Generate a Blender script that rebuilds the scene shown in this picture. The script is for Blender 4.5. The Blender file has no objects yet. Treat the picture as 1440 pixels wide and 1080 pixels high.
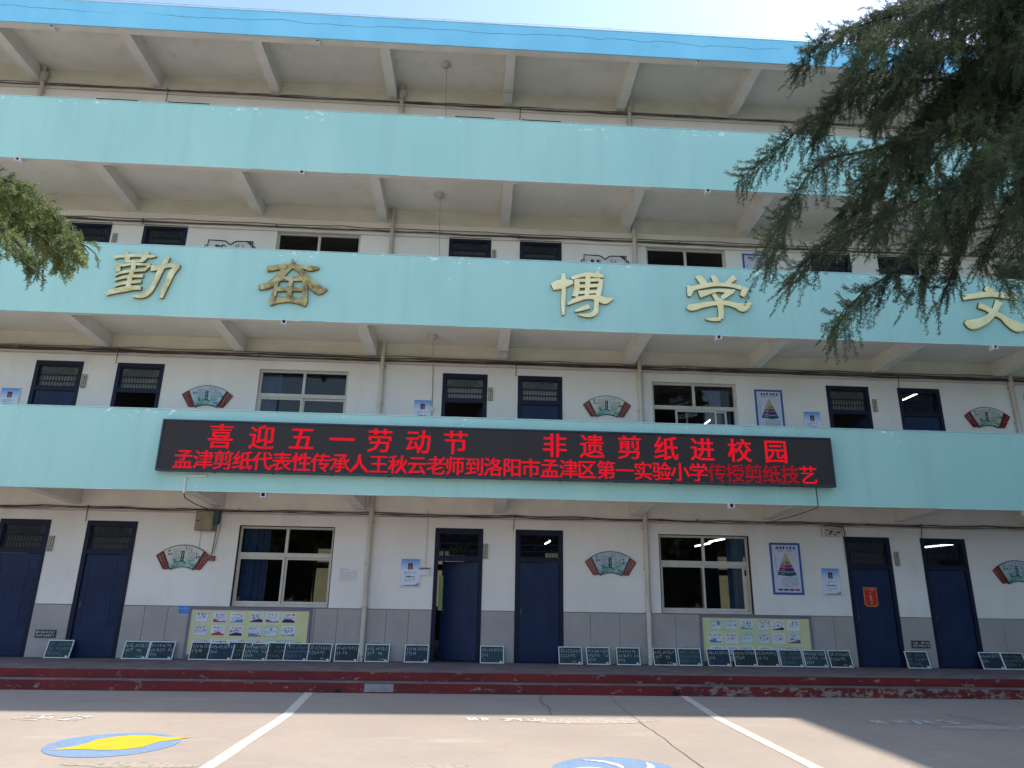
import bpy, bmesh, math, random
import numpy as np
from mathutils import Vector, Matrix

random.seed(7)
rng = np.random.default_rng(11)
SC = bpy.context.scene
COL = SC.collection

# ------------------------------------------------------------------ camera, sky, sun, exposure
cam_d = bpy.data.cameras.new('camera')
cam = bpy.data.objects.new('camera', cam_d)
COL.objects.link(cam)
SC.camera = cam
cam_d.sensor_width = 36.0
cam_d.lens = 36.0 * 974.05 / 1440.0
cam_d.clip_start = 0.05
cam_d.clip_end = 2000.0
RIGHT = Vector((0.9983151, -0.0557105, 0.0162274))
UP = Vector((-0.0316443, -0.2882959, 0.9570183))
FWD = Vector((0.0486377, 0.9559193, 0.2895731))
M = Matrix((RIGHT, UP, -FWD)).transposed().to_4x4()
M.translation = Vector((0.0, -15.262, 1.686))
cam.matrix_world = M

SUN_V = Vector((0.72, 0.158, 1.0)).normalized()      # towards the sun
world = bpy.data.worlds.new('World')
SC.world = world
world.use_nodes = True
wn = world.node_tree
for n in list(wn.nodes):
    wn.nodes.remove(n)
w_out = wn.nodes.new('ShaderNodeOutputWorld')
w_bg = wn.nodes.new('ShaderNodeBackground')
w_sky = wn.nodes.new('ShaderNodeTexSky')
w_sky.sky_type = 'NISHITA'
w_sky.sun_disc = False
w_sky.sun_elevation = math.asin(SUN_V.z)
w_sky.sun_rotation = math.atan2(SUN_V.x, SUN_V.y)
w_sky.air_density = 1.2
w_sky.dust_density = 1.3
w_sky.ozone_density = 1.0
w_bg.inputs['Strength'].default_value = 0.15
wn.links.new(w_sky.outputs[0], w_bg.inputs['Color'])
wn.links.new(w_bg.outputs[0], w_out.inputs['Surface'])

sun_d = bpy.data.lights.new('sun', 'SUN')
sun_d.energy = 3.4
sun_d.angle = math.radians(0.8)
sun_d.color = (1.0, 0.92, 0.80)
sun = bpy.data.objects.new('sun', sun_d)
COL.objects.link(sun)
sun.rotation_euler = SUN_V.to_track_quat('Z', 'Y').to_euler()
sun.location = (20, 5, 40)

vs = SC.view_settings
vs.view_transform = 'Standard'
vs.look = 'None'
vs.gamma = 1.0
vs.use_curve_mapping = False
vs.exposure = 1.28

# ------------------------------------------------------------------ material helpers
MATS = {}


def nd(nt, typ, **kw):
    n = nt.nodes.new(typ)
    for k, v in kw.items():
        setattr(n, k, v)
    return n


def mat(name, col, col2=None, scale=3.0, rough=0.8, bump=0.0, bscale=60.0, detail=5.0, metal=0.0, stretch=(1, 1, 1),
        spec=0.3, lo=0.35, hi=0.65):
    """Principled material, base colour mixed between two tones by a noise in object space, optional bump."""
    if name in MATS:
        return MATS[name]
    m = bpy.data.materials.new(name)
    m.use_nodes = True
    nt = m.node_tree
    b = nt.nodes['Principled BSDF']
    b.inputs['Roughness'].default_value = rough
    b.inputs['Metallic'].default_value = metal
    b.inputs['Specular IOR Level'].default_value = spec
    tc = nd(nt, 'ShaderNodeTexCoord')
    mp = nd(nt, 'ShaderNodeMapping')
    mp.inputs['Scale'].default_value = stretch
    nt.links.new(tc.outputs['Object'], mp.inputs['Vector'])
    if col2 is None:
        col2 = tuple(c * 0.88 for c in col)
    no = nd(nt, 'ShaderNodeTexNoise')
    no.inputs['Scale'].default_value = scale
    no.inputs['Detail'].default_value = detail
    nt.links.new(mp.outputs[0], no.inputs['Vector'])
    cr = nd(nt, 'ShaderNodeValToRGB')
    cr.color_ramp.elements[0].position = lo
    cr.color_ramp.elements[1].position = hi
    cr.color_ramp.elements[0].color = (*col2, 1)
    cr.color_ramp.elements[1].color = (*col, 1)
    nt.links.new(no.outputs['Fac'], cr.inputs['Fac'])
    nt.links.new(cr.outputs['Color'], b.inputs['Base Color'])
    if bump > 0:
        n2 = nd(nt, 'ShaderNodeTexNoise')
        n2.inputs['Scale'].default_value = bscale
        n2.inputs['Detail'].default_value = 4
        nt.links.new(tc.outputs['Object'], n2.inputs['Vector'])
        bp = nd(nt, 'ShaderNodeBump')
        bp.inputs['Strength'].default_value = bump
        bp.inputs['Distance'].default_value = 0.01
        nt.links.new(n2.outputs['Fac'], bp.inputs['Height'])
        nt.links.new(bp.outputs['Normal'], b.inputs['Normal'])
    m['cr'] = cr.name
    MATS[name] = m
    return m


def layer(m, col, fac_socket_fn):
    """put another colour over the present base colour where fac is 1"""
    nt = m.node_tree
    b = nt.nodes['Principled BSDF']
    src = b.inputs['Base Color'].links[0].from_socket
    mx = nd(nt, 'ShaderNodeMix', data_type='RGBA')
    nt.links.new(fac_socket_fn(nt), mx.inputs['Factor'])
    nt.links.new(src, mx.inputs['A'])
    mx.inputs['B'].default_value = (*col, 1)
    nt.links.new(mx.outputs['Result'], b.inputs['Base Color'])
    return m


def math_node(nt, op, a, b=None, clamp=False):
    n = nd(nt, 'ShaderNodeMath', operation=op)
    n.use_clamp = clamp
    for i, v in enumerate((a, b)):
        if v is None:
            continue
        if isinstance(v, (int, float)):
            n.inputs[i].default_value = v
        else:
            nt.links.new(v, n.inputs[i])
    return n.outputs[0]


def noise_thr(nt, scale, thr, width=0.02, stretch=(1, 1, 1), detail=6.0, add=None, rough=0.6, off=0.0):
    tc = nd(nt, 'ShaderNodeTexCoord')
    mp = nd(nt, 'ShaderNodeMapping')
    mp.inputs['Scale'].default_value = stretch
    mp.inputs['Location'].default_value = (off, off * .7, off * 1.3)
    nt.links.new(tc.outputs['Object'], mp.inputs['Vector'])
    no = nd(nt, 'ShaderNodeTexNoise')
    no.inputs['Scale'].default_value = scale
    no.inputs['Detail'].default_value = detail
    no.inputs['Roughness'].default_value = rough
    nt.links.new(mp.outputs[0], no.inputs['Vector'])
    v = no.outputs['Fac']
    if add is not None:
        v = math_node(nt, 'ADD', v, add)
    v = math_node(nt, 'SUBTRACT', v, thr)
    v = math_node(nt, 'DIVIDE', v, width, clamp=True)
    return v


def obj_z(nt, axis='Z'):
    tc = nd(nt, 'ShaderNodeTexCoord')
    s = nd(nt, 'ShaderNodeSeparateXYZ')
    nt.links.new(tc.outputs['Object'], s.inputs[0])
    return s.outputs[axis]


def flat(name, col, rough=0.7, metal=0.0, spec=0.3):
    return mat(name, col, tuple(c * 0.93 for c in col), scale=9.0, rough=rough, metal=metal, spec=spec)


def emis(name, col, strength):
    m = bpy.data.materials.new(name)
    m.use_nodes = True
    b = m.node_tree.nodes['Principled BSDF']
    b.inputs['Base Color'].default_value = (*[c * .3 for c in col], 1)
    b.inputs['Emission Color'].default_value = (*col, 1)
    b.inputs['Emission Strength'].default_value = strength
    MATS[name] = m
    return m


# ------------------------------------------------------------------ mesh builder
class MB:
    def __init__(self):
        self.v, self.f, self.mi, self.sm = [], [], [], []

    def face(self, idx, m=0, s=False):
        self.f.append(tuple(idx)); self.mi.append(m); self.sm.append(s)

    def box(self, x0, x1, y0, y1, z0, z1, m=0):
        b = len(self.v)
        self.v += [(x0, y0, z0), (x1, y0, z0), (x1, y1, z0), (x0, y1, z0), (x0, y0, z1), (x1, y0, z1), (x1, y1, z1), (x0, y1, z1)]
        for q in ((0, 3, 2, 1), (4, 5, 6, 7), (0, 1, 5, 4), (1, 2, 6, 5), (2, 3, 7, 6), (3, 0, 4, 7)):
            self.face([b + i for i in q], m)
        return self

    def prism(self, pts, y0, y1, m=0, side=None):
        """outline of (x, z), counter-clockwise seen from -Y; y0 = front, y1 = back"""
        b = len(self.v); n = len(pts)
        self.v += [(p[0], y0, p[1]) for p in pts] + [(p[0], y1, p[1]) for p in pts]
        self.face([b + i for i in range(n)], m)
        self.face([b + n + i for i in reversed(range(n))], m)
        for i in range(n):
            j = (i + 1) % n
            self.face((b + i, b + n + i, b + n + j, b + j), side if side is not None else m)
        return self

    def quad(self, a, b_, c, d, m=0):
        b = len(self.v)
        self.v += [tuple(a), tuple(b_), tuple(c), tuple(d)]
        self.face((b, b + 1, b + 2, b + 3), m)

    def rect(self, x0, x1, z0, z1, y, m=0):
        self.quad((x0, y, z0), (x1, y, z0), (x1, y, z1), (x0, y, z1), m)

    def poly(self, pts, y, m=0):
        b = len(self.v)
        self.v += [(p[0], y, p[1]) for p in pts]
        self.face(range(b, b + len(pts)), m)

    def stroke(self, x0, z0, x1, z1, w, y, m=0):
        dx, dz = x1 - x0, z1 - z0
        L = math.hypot(dx, dz) or 1e-6
        nx, nz = -dz / L * w / 2, dx / L * w / 2
        self.quad((x0 - nx, y, z0 - nz), (x1 - nx, y, z1 - nz), (x1 + nx, y, z1 + nz), (x0 + nx, y, z0 + nz), m)

    def tube(self, pts, r, seg=6, m=0, caps=True, radii=None):
        pts = [Vector(p) for p in pts]
        b = len(self.v)
        n = len(pts)
        for i, p in enumerate(pts):
            t = (pts[min(i + 1, n - 1)] - pts[max(i - 1, 0)]).normalized()
            a = Vector((0, 0, 1)) if abs(t.z) < .9 else Vector((1, 0, 0))
            u = t.cross(a).normalized(); w = t.cross(u)
            rr = radii[i] if radii else r
            for k in range(seg):
                th = 2 * math.pi * k / seg
                self.v.append(tuple(p + (u * math.cos(th) + w * math.sin(th)) * rr))
        for i in range(n - 1):
            for k in range(seg):
                k2 = (k + 1) % seg
                self.face((b + i * seg + k, b + (i + 1) * seg + k, b + (i + 1) * seg + k2, b + i * seg + k2), m, True)
        if caps:
            self.face([b + k for k in reversed(range(seg))], m)
            self.face([b + (n - 1) * seg + k for k in range(seg)], m)
        return self

    def mesh(self, name, mats):
        me = bpy.data.meshes.new(name)
        me.from_pydata(self.v, [], self.f)
        for m in mats:
            me.materials.append(m)
        me.polygons.foreach_set('material_index', self.mi)
        me.polygons.foreach_set('use_smooth', self.sm)
        me.update()
        return me

    def build(self, name, mats, parent=None, **kw):
        if not isinstance(mats, (list, tuple)):
            mats = [mats]
        return link(name, self.mesh(name, mats), parent, **kw)


def link(name, me, parent=None, loc=None, **kw):
    o = bpy.data.objects.new(name, me)
    COL.objects.link(o)
    if parent:
        o.parent = parent
    if loc:
        o.location = loc
    for k, v in kw.items():
        o[k] = v
    return o


def thing(name, label, cat, loc=(0, 0, 0), group=None):
    o = bpy.data.objects.new(name, None)
    COL.objects.link(o)
    o.location = loc
    o['label'] = label; o['category'] = cat
    if group:
        o['group'] = group
    return o


def copy_tree(o, parent=None):
    c = o.copy(); COL.objects.link(c)
    if parent is not None:
        c.parent = parent
    for ch in list(o.children):
        copy_tree(ch, c)
    return c


def relabel(o, label, group=None):
    o['label'] = label
    if group:
        o['group'] = group
    return o


def bevel(o, w=0.006, seg=2):
    md = o.modifiers.new('b', 'BEVEL'); md.width = w; md.segments = seg; md.limit_method = 'ANGLE'
    return o


def scribble(mb, x0, x1, z0, z1, rows, cols, y, w, m=0, seed=0, fill=0.7, density=5, jitter=0.25, ragged=True):
    """rows of small hand-drawn glyph-like marks (illegible print)"""
    r = random.Random(seed)
    rh = (z1 - z0) / rows; cw = (x1 - x0) / cols
    for i in range(rows):
        n = cols if not ragged or i < rows - 1 else max(2, int(cols * r.uniform(.4, .9)))
        zc = z1 - rh * (i + .5)
        for j in range(n):
            if r.random() < 0.06:
                continue
            xc = x0 + cw * (j + .5)
            sx, sz = cw * fill / 2, rh * fill / 2
            for k in range(density):
                a = r.uniform(-1, 1) * sz
                b = r.uniform(-1, 1) * sx
                if k % 2 == 0:
                    mb.stroke(xc - sx * r.uniform(.4, 1), zc + a, xc + sx * r.uniform(.4, 1), zc + a + sz * r.uniform(-jitter, jitter), w, y, m)
                else:
                    mb.stroke(xc + b, zc + sz * r.uniform(.3, 1), xc + b + sx * r.uniform(-jitter, jitter) * 2, zc - sz * r.uniform(.3, 1), w, y, m)


def text_mesh(body, size, name='text'):
    cu = bpy.data.curves.new(name, 'FONT')
    cu.body = body; cu.size = size; cu.align_x = 'CENTER'
    cu.resolution_u = 2
    cu.offset = size * 0.004
    o = bpy.data.objects.new(name, cu)
    COL.objects.link(o)
    dg = bpy.context.evaluated_depsgraph_get()
    me = bpy.data.meshes.new_from_object(o.evaluated_get(dg))
    bpy.data.objects.remove(o)
    bpy.data.curves.remove(cu)
    # a second sheet a hair in front and aside thickens the strokes
    vv = [tuple(v.co) for v in me.vertices]; ff = [tuple(q.vertices) for q in me.polygons]; nv = len(vv)
    sh = size * .022
    me2 = bpy.data.meshes.new(name)
    me2.from_pydata([(x - sh / 2, y, z) for x, y, z in vv] + [(x + sh / 2, y, z + .0015) for x, y, z in vv], [], ff + [tuple(i + nv for i in q) for q in ff])
    bpy.data.meshes.remove(me); me = me2
    xs = [v.co.x for v in me.vertices]; ys = [v.co.y for v in me.vertices]
    cx = (min(xs) + max(xs)) / 2 if body != '一' else size * 0
    me.transform(Matrix(((1, 0, 0, -cx), (0, 0, 1, 0), (0, 1, 0, -size * .38), (0, 0, 0, 1))))
    return me


# ------------------------------------------------------------------ materials
def z_frac(nt):      # height inside a storey, counted from the parapet foot
    z = math_node(nt, 'SUBTRACT', obj_z(nt), 3.4419)
    z = math_node(nt, 'DIVIDE', z, 3.5)
    return math_node(nt, 'FRACT', z)


def mat_teal(name, col, col2):
    m = mat(name, col, col2, scale=0.8, rough=0.75, bump=0.15, bscale=35, stretch=(1, 1, .5))
    # soft run-off streaks
    def streak(nt):
        v = noise_thr(nt, 2.2, 0.50, 0.5, stretch=(1, 1, .06), detail=7)
        return math_node(nt, 'MULTIPLY', v, 0.7)
    layer(m, tuple(c * .74 for c in col), streak)
    # flaked paint along the upper edge and a few chips elsewhere
    def chips(nt):
        zf = z_frac(nt)
        g = math_node(nt, 'SUBTRACT', zf, 0.33)
        g = math_node(nt, 'MULTIPLY', g, 1.5)
        g = math_node(nt, 'MAXIMUM', g, -0.02)
        big = noise_thr(nt, 0.45, 0.42, 0.25, detail=2, off=3.1)
        g = math_node(nt, 'MULTIPLY', g, big)
        return noise_thr(nt, 7.0, 0.685, 0.02, stretch=(1, 1, 1.6), detail=8, add=g, rough=.7)
    layer(m, (.80, .86, .86), chips)
    def dark(nt):
        v = noise_thr(nt, 16.0, 0.80, 0.02, detail=3, off=9)
        return math_node(nt, 'MULTIPLY', v, .6)
    layer(m, (.18, .24, .24), dark)
    return m


M_TEAL = mat_teal('parapet_paint', (.41, .67, .60), (.37, .63, .57))
M_CAP = mat('parapet_cap', (.50, .66, .66), (.36, .55, .56), scale=6, rough=.85)
M_BLUE = mat('fascia_blue_paint', (.25, .64, .84), (.21, .58, .78), scale=1.2, rough=.7, bump=.2, bscale=25, stretch=(1, 1, .6))


def crack(nt):
    z = obj_z(nt)
    tc = nd(nt, 'ShaderNodeTexCoord')
    no = nd(nt, 'ShaderNodeTexNoise')
    no.inputs['Scale'].default_value = 0.9; no.inputs['Detail'].default_value = 8
    nt.links.new(tc.outputs['Object'], no.inputs['Vector'])
    d = math_node(nt, 'MULTIPLY', math_node(nt, 'SUBTRACT', no.outputs['Fac'], .5), .34)
    q = math_node(nt, 'ABSOLUTE', math_node(nt, 'SUBTRACT', math_node(nt, 'ADD', z, d), 14.33))
    line = math_node(nt, 'LESS_THAN', q, 0.008)
    gate = noise_thr(nt, .35, .40, .1, off=2)
    return math_node(nt, 'MULTIPLY', math_node(nt, 'MULTIPLY', line, gate), .75)


layer(M_BLUE, (.02, .12, .2), crack)
layer(M_BLUE, (.16, .30, .42), lambda nt: math_node(nt, 'MULTIPLY', noise_thr(nt, 3.5, .66, .05, stretch=(.4, 1, 2), detail=8), .6))
M_SOFFIT = mat('soffit_plaster', (.80, .77, .68), (.72, .70, .61), scale=1.1, rough=.9, bump=.1, bscale=20)
layer(M_SOFFIT, (.52, .50, .42), lambda nt: math_node(nt, 'MULTIPLY', noise_thr(nt, 1.6, .55, .2, detail=8), .5))
M_SOFFIT2 = mat('ring_beam_plaster', (.72, .705, .59), (.62, .61, .49), scale=1.2, rough=.9, stretch=(1, 1, 2))
M_BEAM = mat('beam_plaster', (.80, .77, .69), (.71, .685, .61), scale=2, rough=.9, bump=.1, bscale=20)
M_WALL = mat('wall_paint', (.82, .79, .745), (.75, .72, .67), scale=.9, rough=.88, bump=.12, bscale=30)
layer(M_WALL, (.50, .47, .42), lambda nt: math_node(nt, 'MULTIPLY', noise_thr(nt, 1.4, .56, .2, stretch=(1, 1, .35), detail=8), .35))
layer(M_WALL, (.42, .40, .36), lambda nt: math_node(nt, 'MULTIPLY', noise_thr(nt, 9, .74, .05, detail=6, off=5), .5))
M_DADO = mat('dado_panel_grey', (.40, .365, .34), (.345, .315, .295), scale=1.5, rough=.55, spec=.4, bump=.04, bscale=60)
M_JOINT = flat('joint_grey', (.17, .155, .15))
M_PLAT = mat('platform_concrete', (.20, .155, .15), (.13, .10, .10), scale=2.5, rough=.85, bump=.3, bscale=30)
M_RED = mat('riser_red_paint', (.19, .020, .020), (.12, .016, .017), scale=3, rough=.6, bump=.35, bscale=14, stretch=(.4, 1, 1))
layer(M_RED, (.30, .21, .18), lambda nt: noise_thr(nt, 4.0, .66, .03, stretch=(.5, 1, 1.3), detail=9, rough=.75))
layer(M_RED, (.27, .20, .17), lambda nt: noise_thr(nt, 7.0, .585, .03, stretch=(.6, 1, 1.2), detail=9, rough=.75,
      add=math_node(nt, 'MULTIPLY', math_node(nt, 'DIVIDE', math_node(nt, 'SUBTRACT', obj_z(nt, 'X'), 3.4), .6, clamp=True),
                    math_node(nt, 'MULTIPLY', math_node(nt, 'LESS_THAN', obj_z(nt), .16), .075))))
layer(M_RED, (.06, .04, .035), lambda nt: math_node(nt, 'MULTIPLY', noise_thr(nt, 3.0, .60, .08, stretch=(.6, 1, .8), detail=8, off=4), .6))
M_NAVY = mat('door_navy', (.013, .028, .080), (.010, .022, .064), scale=2.0, rough=.48, spec=.22)
M_NAVYF = mat('door_frame_navy', (.010, .013, .036), (.007, .010, .027), scale=2.0, rough=.5, spec=.22)
M_ALU = mat('window_aluminium', (.60, .56, .49), (.52, .48, .42), scale=4, rough=.45, spec=.5)
M_BRONZE = flat('reveal_brown', (.06, .035, .025))
M_PIPE = mat('downpipe_paint', (.66, .60, .51), (.50, .45, .37), scale=3, rough=.6, stretch=(1, 1, .4))
M_CABLE = mat('cable_sheath', (.12, .09, .075), (.07, .055, .05), scale=2, rough=.7)
M_CABLEG = mat('cable_sheath_grey', (.24, .21, .18), (.16, .14, .12), scale=2, rough=.7)
M_CONDUIT = mat('conduit_white', (.70, .67, .60), (.60, .57, .50), scale=4, rough=.5)
M_BLACK = flat('black_plastic', (.012, .012, .014), rough=.5)
M_WHITE = flat('white_plastic', (.74, .75, .76), rough=.45)
M_METAL = flat('galvanised', (.35, .35, .35), rough=.4, metal=.8)
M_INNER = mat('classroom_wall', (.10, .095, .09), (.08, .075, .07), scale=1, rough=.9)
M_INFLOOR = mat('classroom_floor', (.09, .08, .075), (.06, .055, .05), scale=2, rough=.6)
M_CURT = mat('curtain_blue', (.07, .13, .28), (.05, .10, .23), scale=6, rough=.9)


def mat_glass(name, tint=(.75, .8, .8), alpha=.72):
    m = bpy.data.materials.new(name); m.use_nodes = True
    nt = m.node_tree
    for n in list(nt.nodes):
        nt.nodes.remove(n)
    out = nd(nt, 'ShaderNodeOutputMaterial')
    tr = nd(nt, 'ShaderNodeBsdfTransparent'); tr.inputs[0].default_value = (*tint, 1)
    gl = nd(nt, 'ShaderNodeBsdfGlossy'); gl.inputs['Roughness'].default_value = .02
    fr = nd(nt, 'ShaderNodeFresnel'); fr.inputs['IOR'].default_value = 1.5
    mx = nd(nt, 'ShaderNodeMixShader')
    nt.links.new(fr.outputs[0], mx.inputs[0]); nt.links.new(tr.outputs[0], mx.inputs[1]); nt.links.new(gl.outputs[0], mx.inputs[2])
    nt.links.new(mx.outputs[0], out.inputs['Surface'])
    MATS[name] = m
    return m


M_GLASS = mat_glass('window_glass', (.62, .68, .66))

# ground
M_GROUND = mat('schoolyard_concrete', (.325, .275, .235), (.282, .238, .205), scale=.55, rough=.85, bump=.35, bscale=70, detail=8)
layer(M_GROUND, (.27, .24, .21), lambda nt: math_node(nt, 'MULTIPLY', noise_thr(nt, 45, .52, .12, detail=4), .55))
layer(M_GROUND, (.20, .18, .165), lambda nt: math_node(nt, 'MULTIPLY', noise_thr(nt, 22, .68, .04, detail=5, off=8), .55))
layer(M_GROUND, (.24, .22, .205), lambda nt: math_node(nt, 'MULTIPLY', noise_thr(nt, 2.6, .62, .06, detail=9, off=11, stretch=(.5, 1.4, 1)), .5))
layer(M_GROUND, (.23, .215, .205), lambda nt: math_node(nt, 'MULTIPLY', noise_thr(nt, .9, .57, .15, stretch=(.6, 1.6, 1), detail=9, off=2), .45))
layer(M_GROUND, (.43, .39, .35), lambda nt: math_node(nt, 'MULTIPLY', noise_thr(nt, 1.3, .60, .12, stretch=(.5, 1.5, 1), detail=9, off=7), .45))


layer(M_GROUND, (.245, .21, .18), lambda nt: math_node(nt, 'MULTIPLY', noise_thr(nt, 7, .50, .16, detail=10, off=3, rough=.75), .42))


def worn(name, col, thr=.40, cover=.92, back=(.325, .275, .235)):
    m = mat(name, col, tuple(c * .9 for c in col), scale=5, rough=.8, bump=.2, bscale=70)
    layer(m, back, lambda nt: math_node(nt, 'MULTIPLY', noise_thr(nt, 14, 1 - thr, .06, detail=8, rough=.7), cover))
    return m


M_LINE = worn('marking_white', (.56, .54, .48), .46, .8)
M_PBLUE = worn('marking_blue', (.15, .235, .37), .44, .75)
M_PYEL = worn('marking_yellow', (.60, .36, .02), .40, .6)
M_PWHITE = worn('marking_faded_white', (.60, .59, .57), .52, .9)
M_HAZY = worn('marking_whitewash', (.46, .43, .40), .58, 1.0)
M_CEMENT = mat('cement_patch', (.34, .32, .31), (.26, .25, .245), scale=6, rough=.9)
GLYPHS = {
    'qin': (-6.88,7.81,[[(-661,355,70),(-564,377,53),(-249,414,58),(14,405,64),(167,419,22)],[(-454,499,47),(-411,386,93),(-396,266,70)],[(-15,512,35),(-47,416,105),(-94,306,70)],[(-426,267,47),(-64,301,53)],[(-256,279,82),(-249,99,82),(-277,-115,82),(-274,-338,93)],[(-581,171,47),(-447,183,49),(-264,218,47),(81,213,47)],[(-554,185,70),(-527,33,70)],[(-583,-49,35),(-453,17,52),(-283,57,52),(-30,95,58)],[(81,213,47),(32,151,52),(-32,75,50)],[(-570,-154,35),(-401,-81,61),(-218,-49,61),(-19,-38,58)],[(-547,-282,35),(-378,-212,56),(-196,-180,61),(-35,-157,52)],[(-675,-479,58),(-589,-410,99),(-354,-348,105),(-174,-308,93),(-15,-308,70)],[(105,141,117),(267,168,105),(414,215,93),(675,219,47)],[(419,410,58),(363,273,87),(295,69,99),(239,-172,84),(154,-373,99),(30,-476,93),(-148,-496,29)],[(642,205,82),(538,66,112),(485,-162,93),(439,-322,93),(411,-512,58)]]),
    'fen': (-3.87,7.78,[[(-569,263,117),(-375,305,105),(-150,356,75),(144,335,82),(328,313,112),(491,330,31)],[(-81,502,25),(-57,394,117)],[(-49,374,93),(-199,252,138),(-312,73,150),(-508,-109,128),(-693,-163,93)],[(-41,361,100),(117,239,100),(267,71,112),(429,-96,175),(557,-171,175),(693,-141,29)],[(-297,46,88),(195,67,93)],[(-330,18,75),(-354,-196,70),(-381,-434,100)],[(223,28,70),(254,-210,93),(268,-473,100)],[(-56,43,76),(-56,-183,93),(-60,-368,81)],[(-342,-195,88),(-44,-183,70),(220,-172,75)],[(-432,-502,105),(-280,-430,119),(-55,-408,105),(126,-427,111),(312,-491,105)]]),
    'bo': (2.13,7.77,[[(-399,429,62),(-400,248,106),(-395,44,77),(-409,-227,75),(-410,-521,38)],[(-645,108,137),(-501,168,188),(-350,209,162),(-198,243,75)],[(-236,321,63),(-58,389,75),(94,427,83),(322,416,90),(449,405,62)],[(343,521,40),(329,430,75)],[(113,442,87),(120,270,94),(101,64,87),(88,-126,75)],[(-122,287,100),(-112,123,106),(-164,-96,107)],[(403,330,78),(374,144,87),(319,-90,87)],[(-160,272,63),(384,316,69)],[(-111,140,65),(381,185,69)],[(-113,-2,62),(353,48,69)],[(-322,-277,37),(-115,-155,94),(86,-99,77),(287,-91,106),(474,-158,137),(645,-103,29)],[(-167,-425,27),(-17,-366,75),(139,-299,94)],[(300,-77,102),(290,-266,87),(262,-428,100),(130,-506,81),(-87,-498,27)]]),
    'xue': (5.05,7.78,[[(-454,479,69),(-361,413,133),(-292,291,127)],[(-117,504,75),(-51,419,113),(-21,303,120)],[(387,494,120),(283,406,94),(212,313,120)],[(-636,2,50),(-602,141,125),(-516,199,94),(-320,256,96),(-59,305,83),(262,298,77),(516,249,94)],[(-647,249,62),(-597,127,113)],[(607,253,120),(560,154,120),(500,49,73)],[(-429,52,153),(-188,123,94),(-5,165,65),(187,160,80),(362,177,38)],[(328,152,53),(181,77,93),(58,-24,80)],[(-114,78,75),(-34,-55,94)],[(8,-12,133),(23,-162,119),(27,-364,103),(-1,-486,88)],[(6,-486,81),(-179,-504,67),(-324,-496,15)],[(-687,-217,100),(-594,-251,131),(-348,-183,107),(-26,-123,87),(179,-121,96),(355,-165,112),(518,-203,175),(687,-94,31)]]),
    'wen': (11.13,7.82,[[(-130,448,73),(-41,388,147),(53,350,85)],[(-686,186,113),(-418,229,107),(-74,286,113),(126,280,113),(390,254,113),(566,230,100)],[(-357,18,120),(-202,-41,109),(-47,-136,120),(132,-239,113),(268,-358,180),(422,-447,227),(581,-448,133),(740,-387,40)],[(136,122,147),(40,-28,109),(-51,-157,109),(-211,-301,133),(-401,-397,173),(-594,-439,200),(-711,-361,80)]]),
}
LIMBS_R = [
[(6.96,-9.3,7.72),(6.05,-9.3,8.16),(4.87,-9.3,8.05),(4.17,-9.3,7.77),(3.66,-9.3,7.54),(3.34,-9.3,7.15)],
[(7.26,-9.0,7.82),(5.9,-9.0,7.93),(4.93,-9.0,7.76),(4.39,-9.0,7.48),(3.93,-9.0,7.11),(3.62,-9.0,6.53)],
[(7.41,-8.8,7.7),(6.3,-8.8,7.42),(5.38,-8.8,7.62),(4.67,-8.8,7.47),(4.12,-8.8,7.19),(3.48,-8.8,6.67),(2.83,-8.8,6.13)],
[(6.77,-9.3,6.95),(5.77,-9.3,6.79),(4.83,-9.3,6.38),(4.04,-9.3,6.2),(3.4,-9.3,5.91),(3.05,-9.3,5.44),(2.78,-9.3,4.8)],
[(6.97,-9.1,7.03),(5.89,-9.1,6.59),(5.06,-9.1,6.01),(4.29,-9.1,5.54),(3.57,-9.1,5.22),(3.14,-9.1,4.8)],
[(6.5,-9.5,6.59),(5.35,-9.5,6.26),(4.62,-9.5,5.48),(4.0,-9.5,4.76),(3.58,-9.5,4.44),(3.3,-9.5,4.11)],
[(6.86,-9.2,6.94),(5.75,-9.2,6.69),(5.12,-9.2,5.86),(4.61,-9.2,5.09),(4.31,-9.2,4.61)],
[(7.43,-8.7,7.37),(6.4,-8.7,7.51),(5.89,-8.7,6.69),(5.42,-8.7,5.74),(5.07,-8.7,4.95)],
[(7.02,-9.0,6.82),(6.21,-9.0,6.59),(5.64,-9.0,5.75),(5.34,-9.0,5.23),(5.42,-9.0,4.83)],
[(6.0,-10.0,6.41),(5.31,-10.0,6.21),(5.0,-10.0,5.91),(4.71,-10.0,5.66),(4.57,-10.0,5.28)],
[(8.13,-8.3,8.73),(7.14,-8.3,8.67),(6.3,-8.3,8.27),(5.53,-8.3,7.58),(4.78,-8.3,6.82),(4.25,-8.3,6.11)],
[(8.1,-8.4,8.98),(6.87,-8.4,8.67),(5.89,-8.4,7.94),(5.1,-8.4,6.96),(4.46,-8.4,6.15)],
[(8.42,-8.2,9.56),(7.24,-8.2,9.72),(6.33,-8.2,9.65),(5.38,-8.2,9.22),(4.81,-8.2,8.6)],
[(6.68,-9.7,8.09),(5.93,-9.7,7.93),(5.29,-9.7,7.51),(4.7,-9.7,7.19),(4.2,-9.7,6.89)],
[(8.22,-8.1,8.35),(7.05,-8.1,7.94),(6.09,-8.1,7.34),(5.35,-8.1,6.78),(4.68,-8.1,5.86)],
[(6.32,-9.9,6.18),(5.57,-9.9,6.06),(5.2,-9.9,5.64),(4.95,-9.9,5.1),(4.74,-9.9,4.59)],
]
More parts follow.
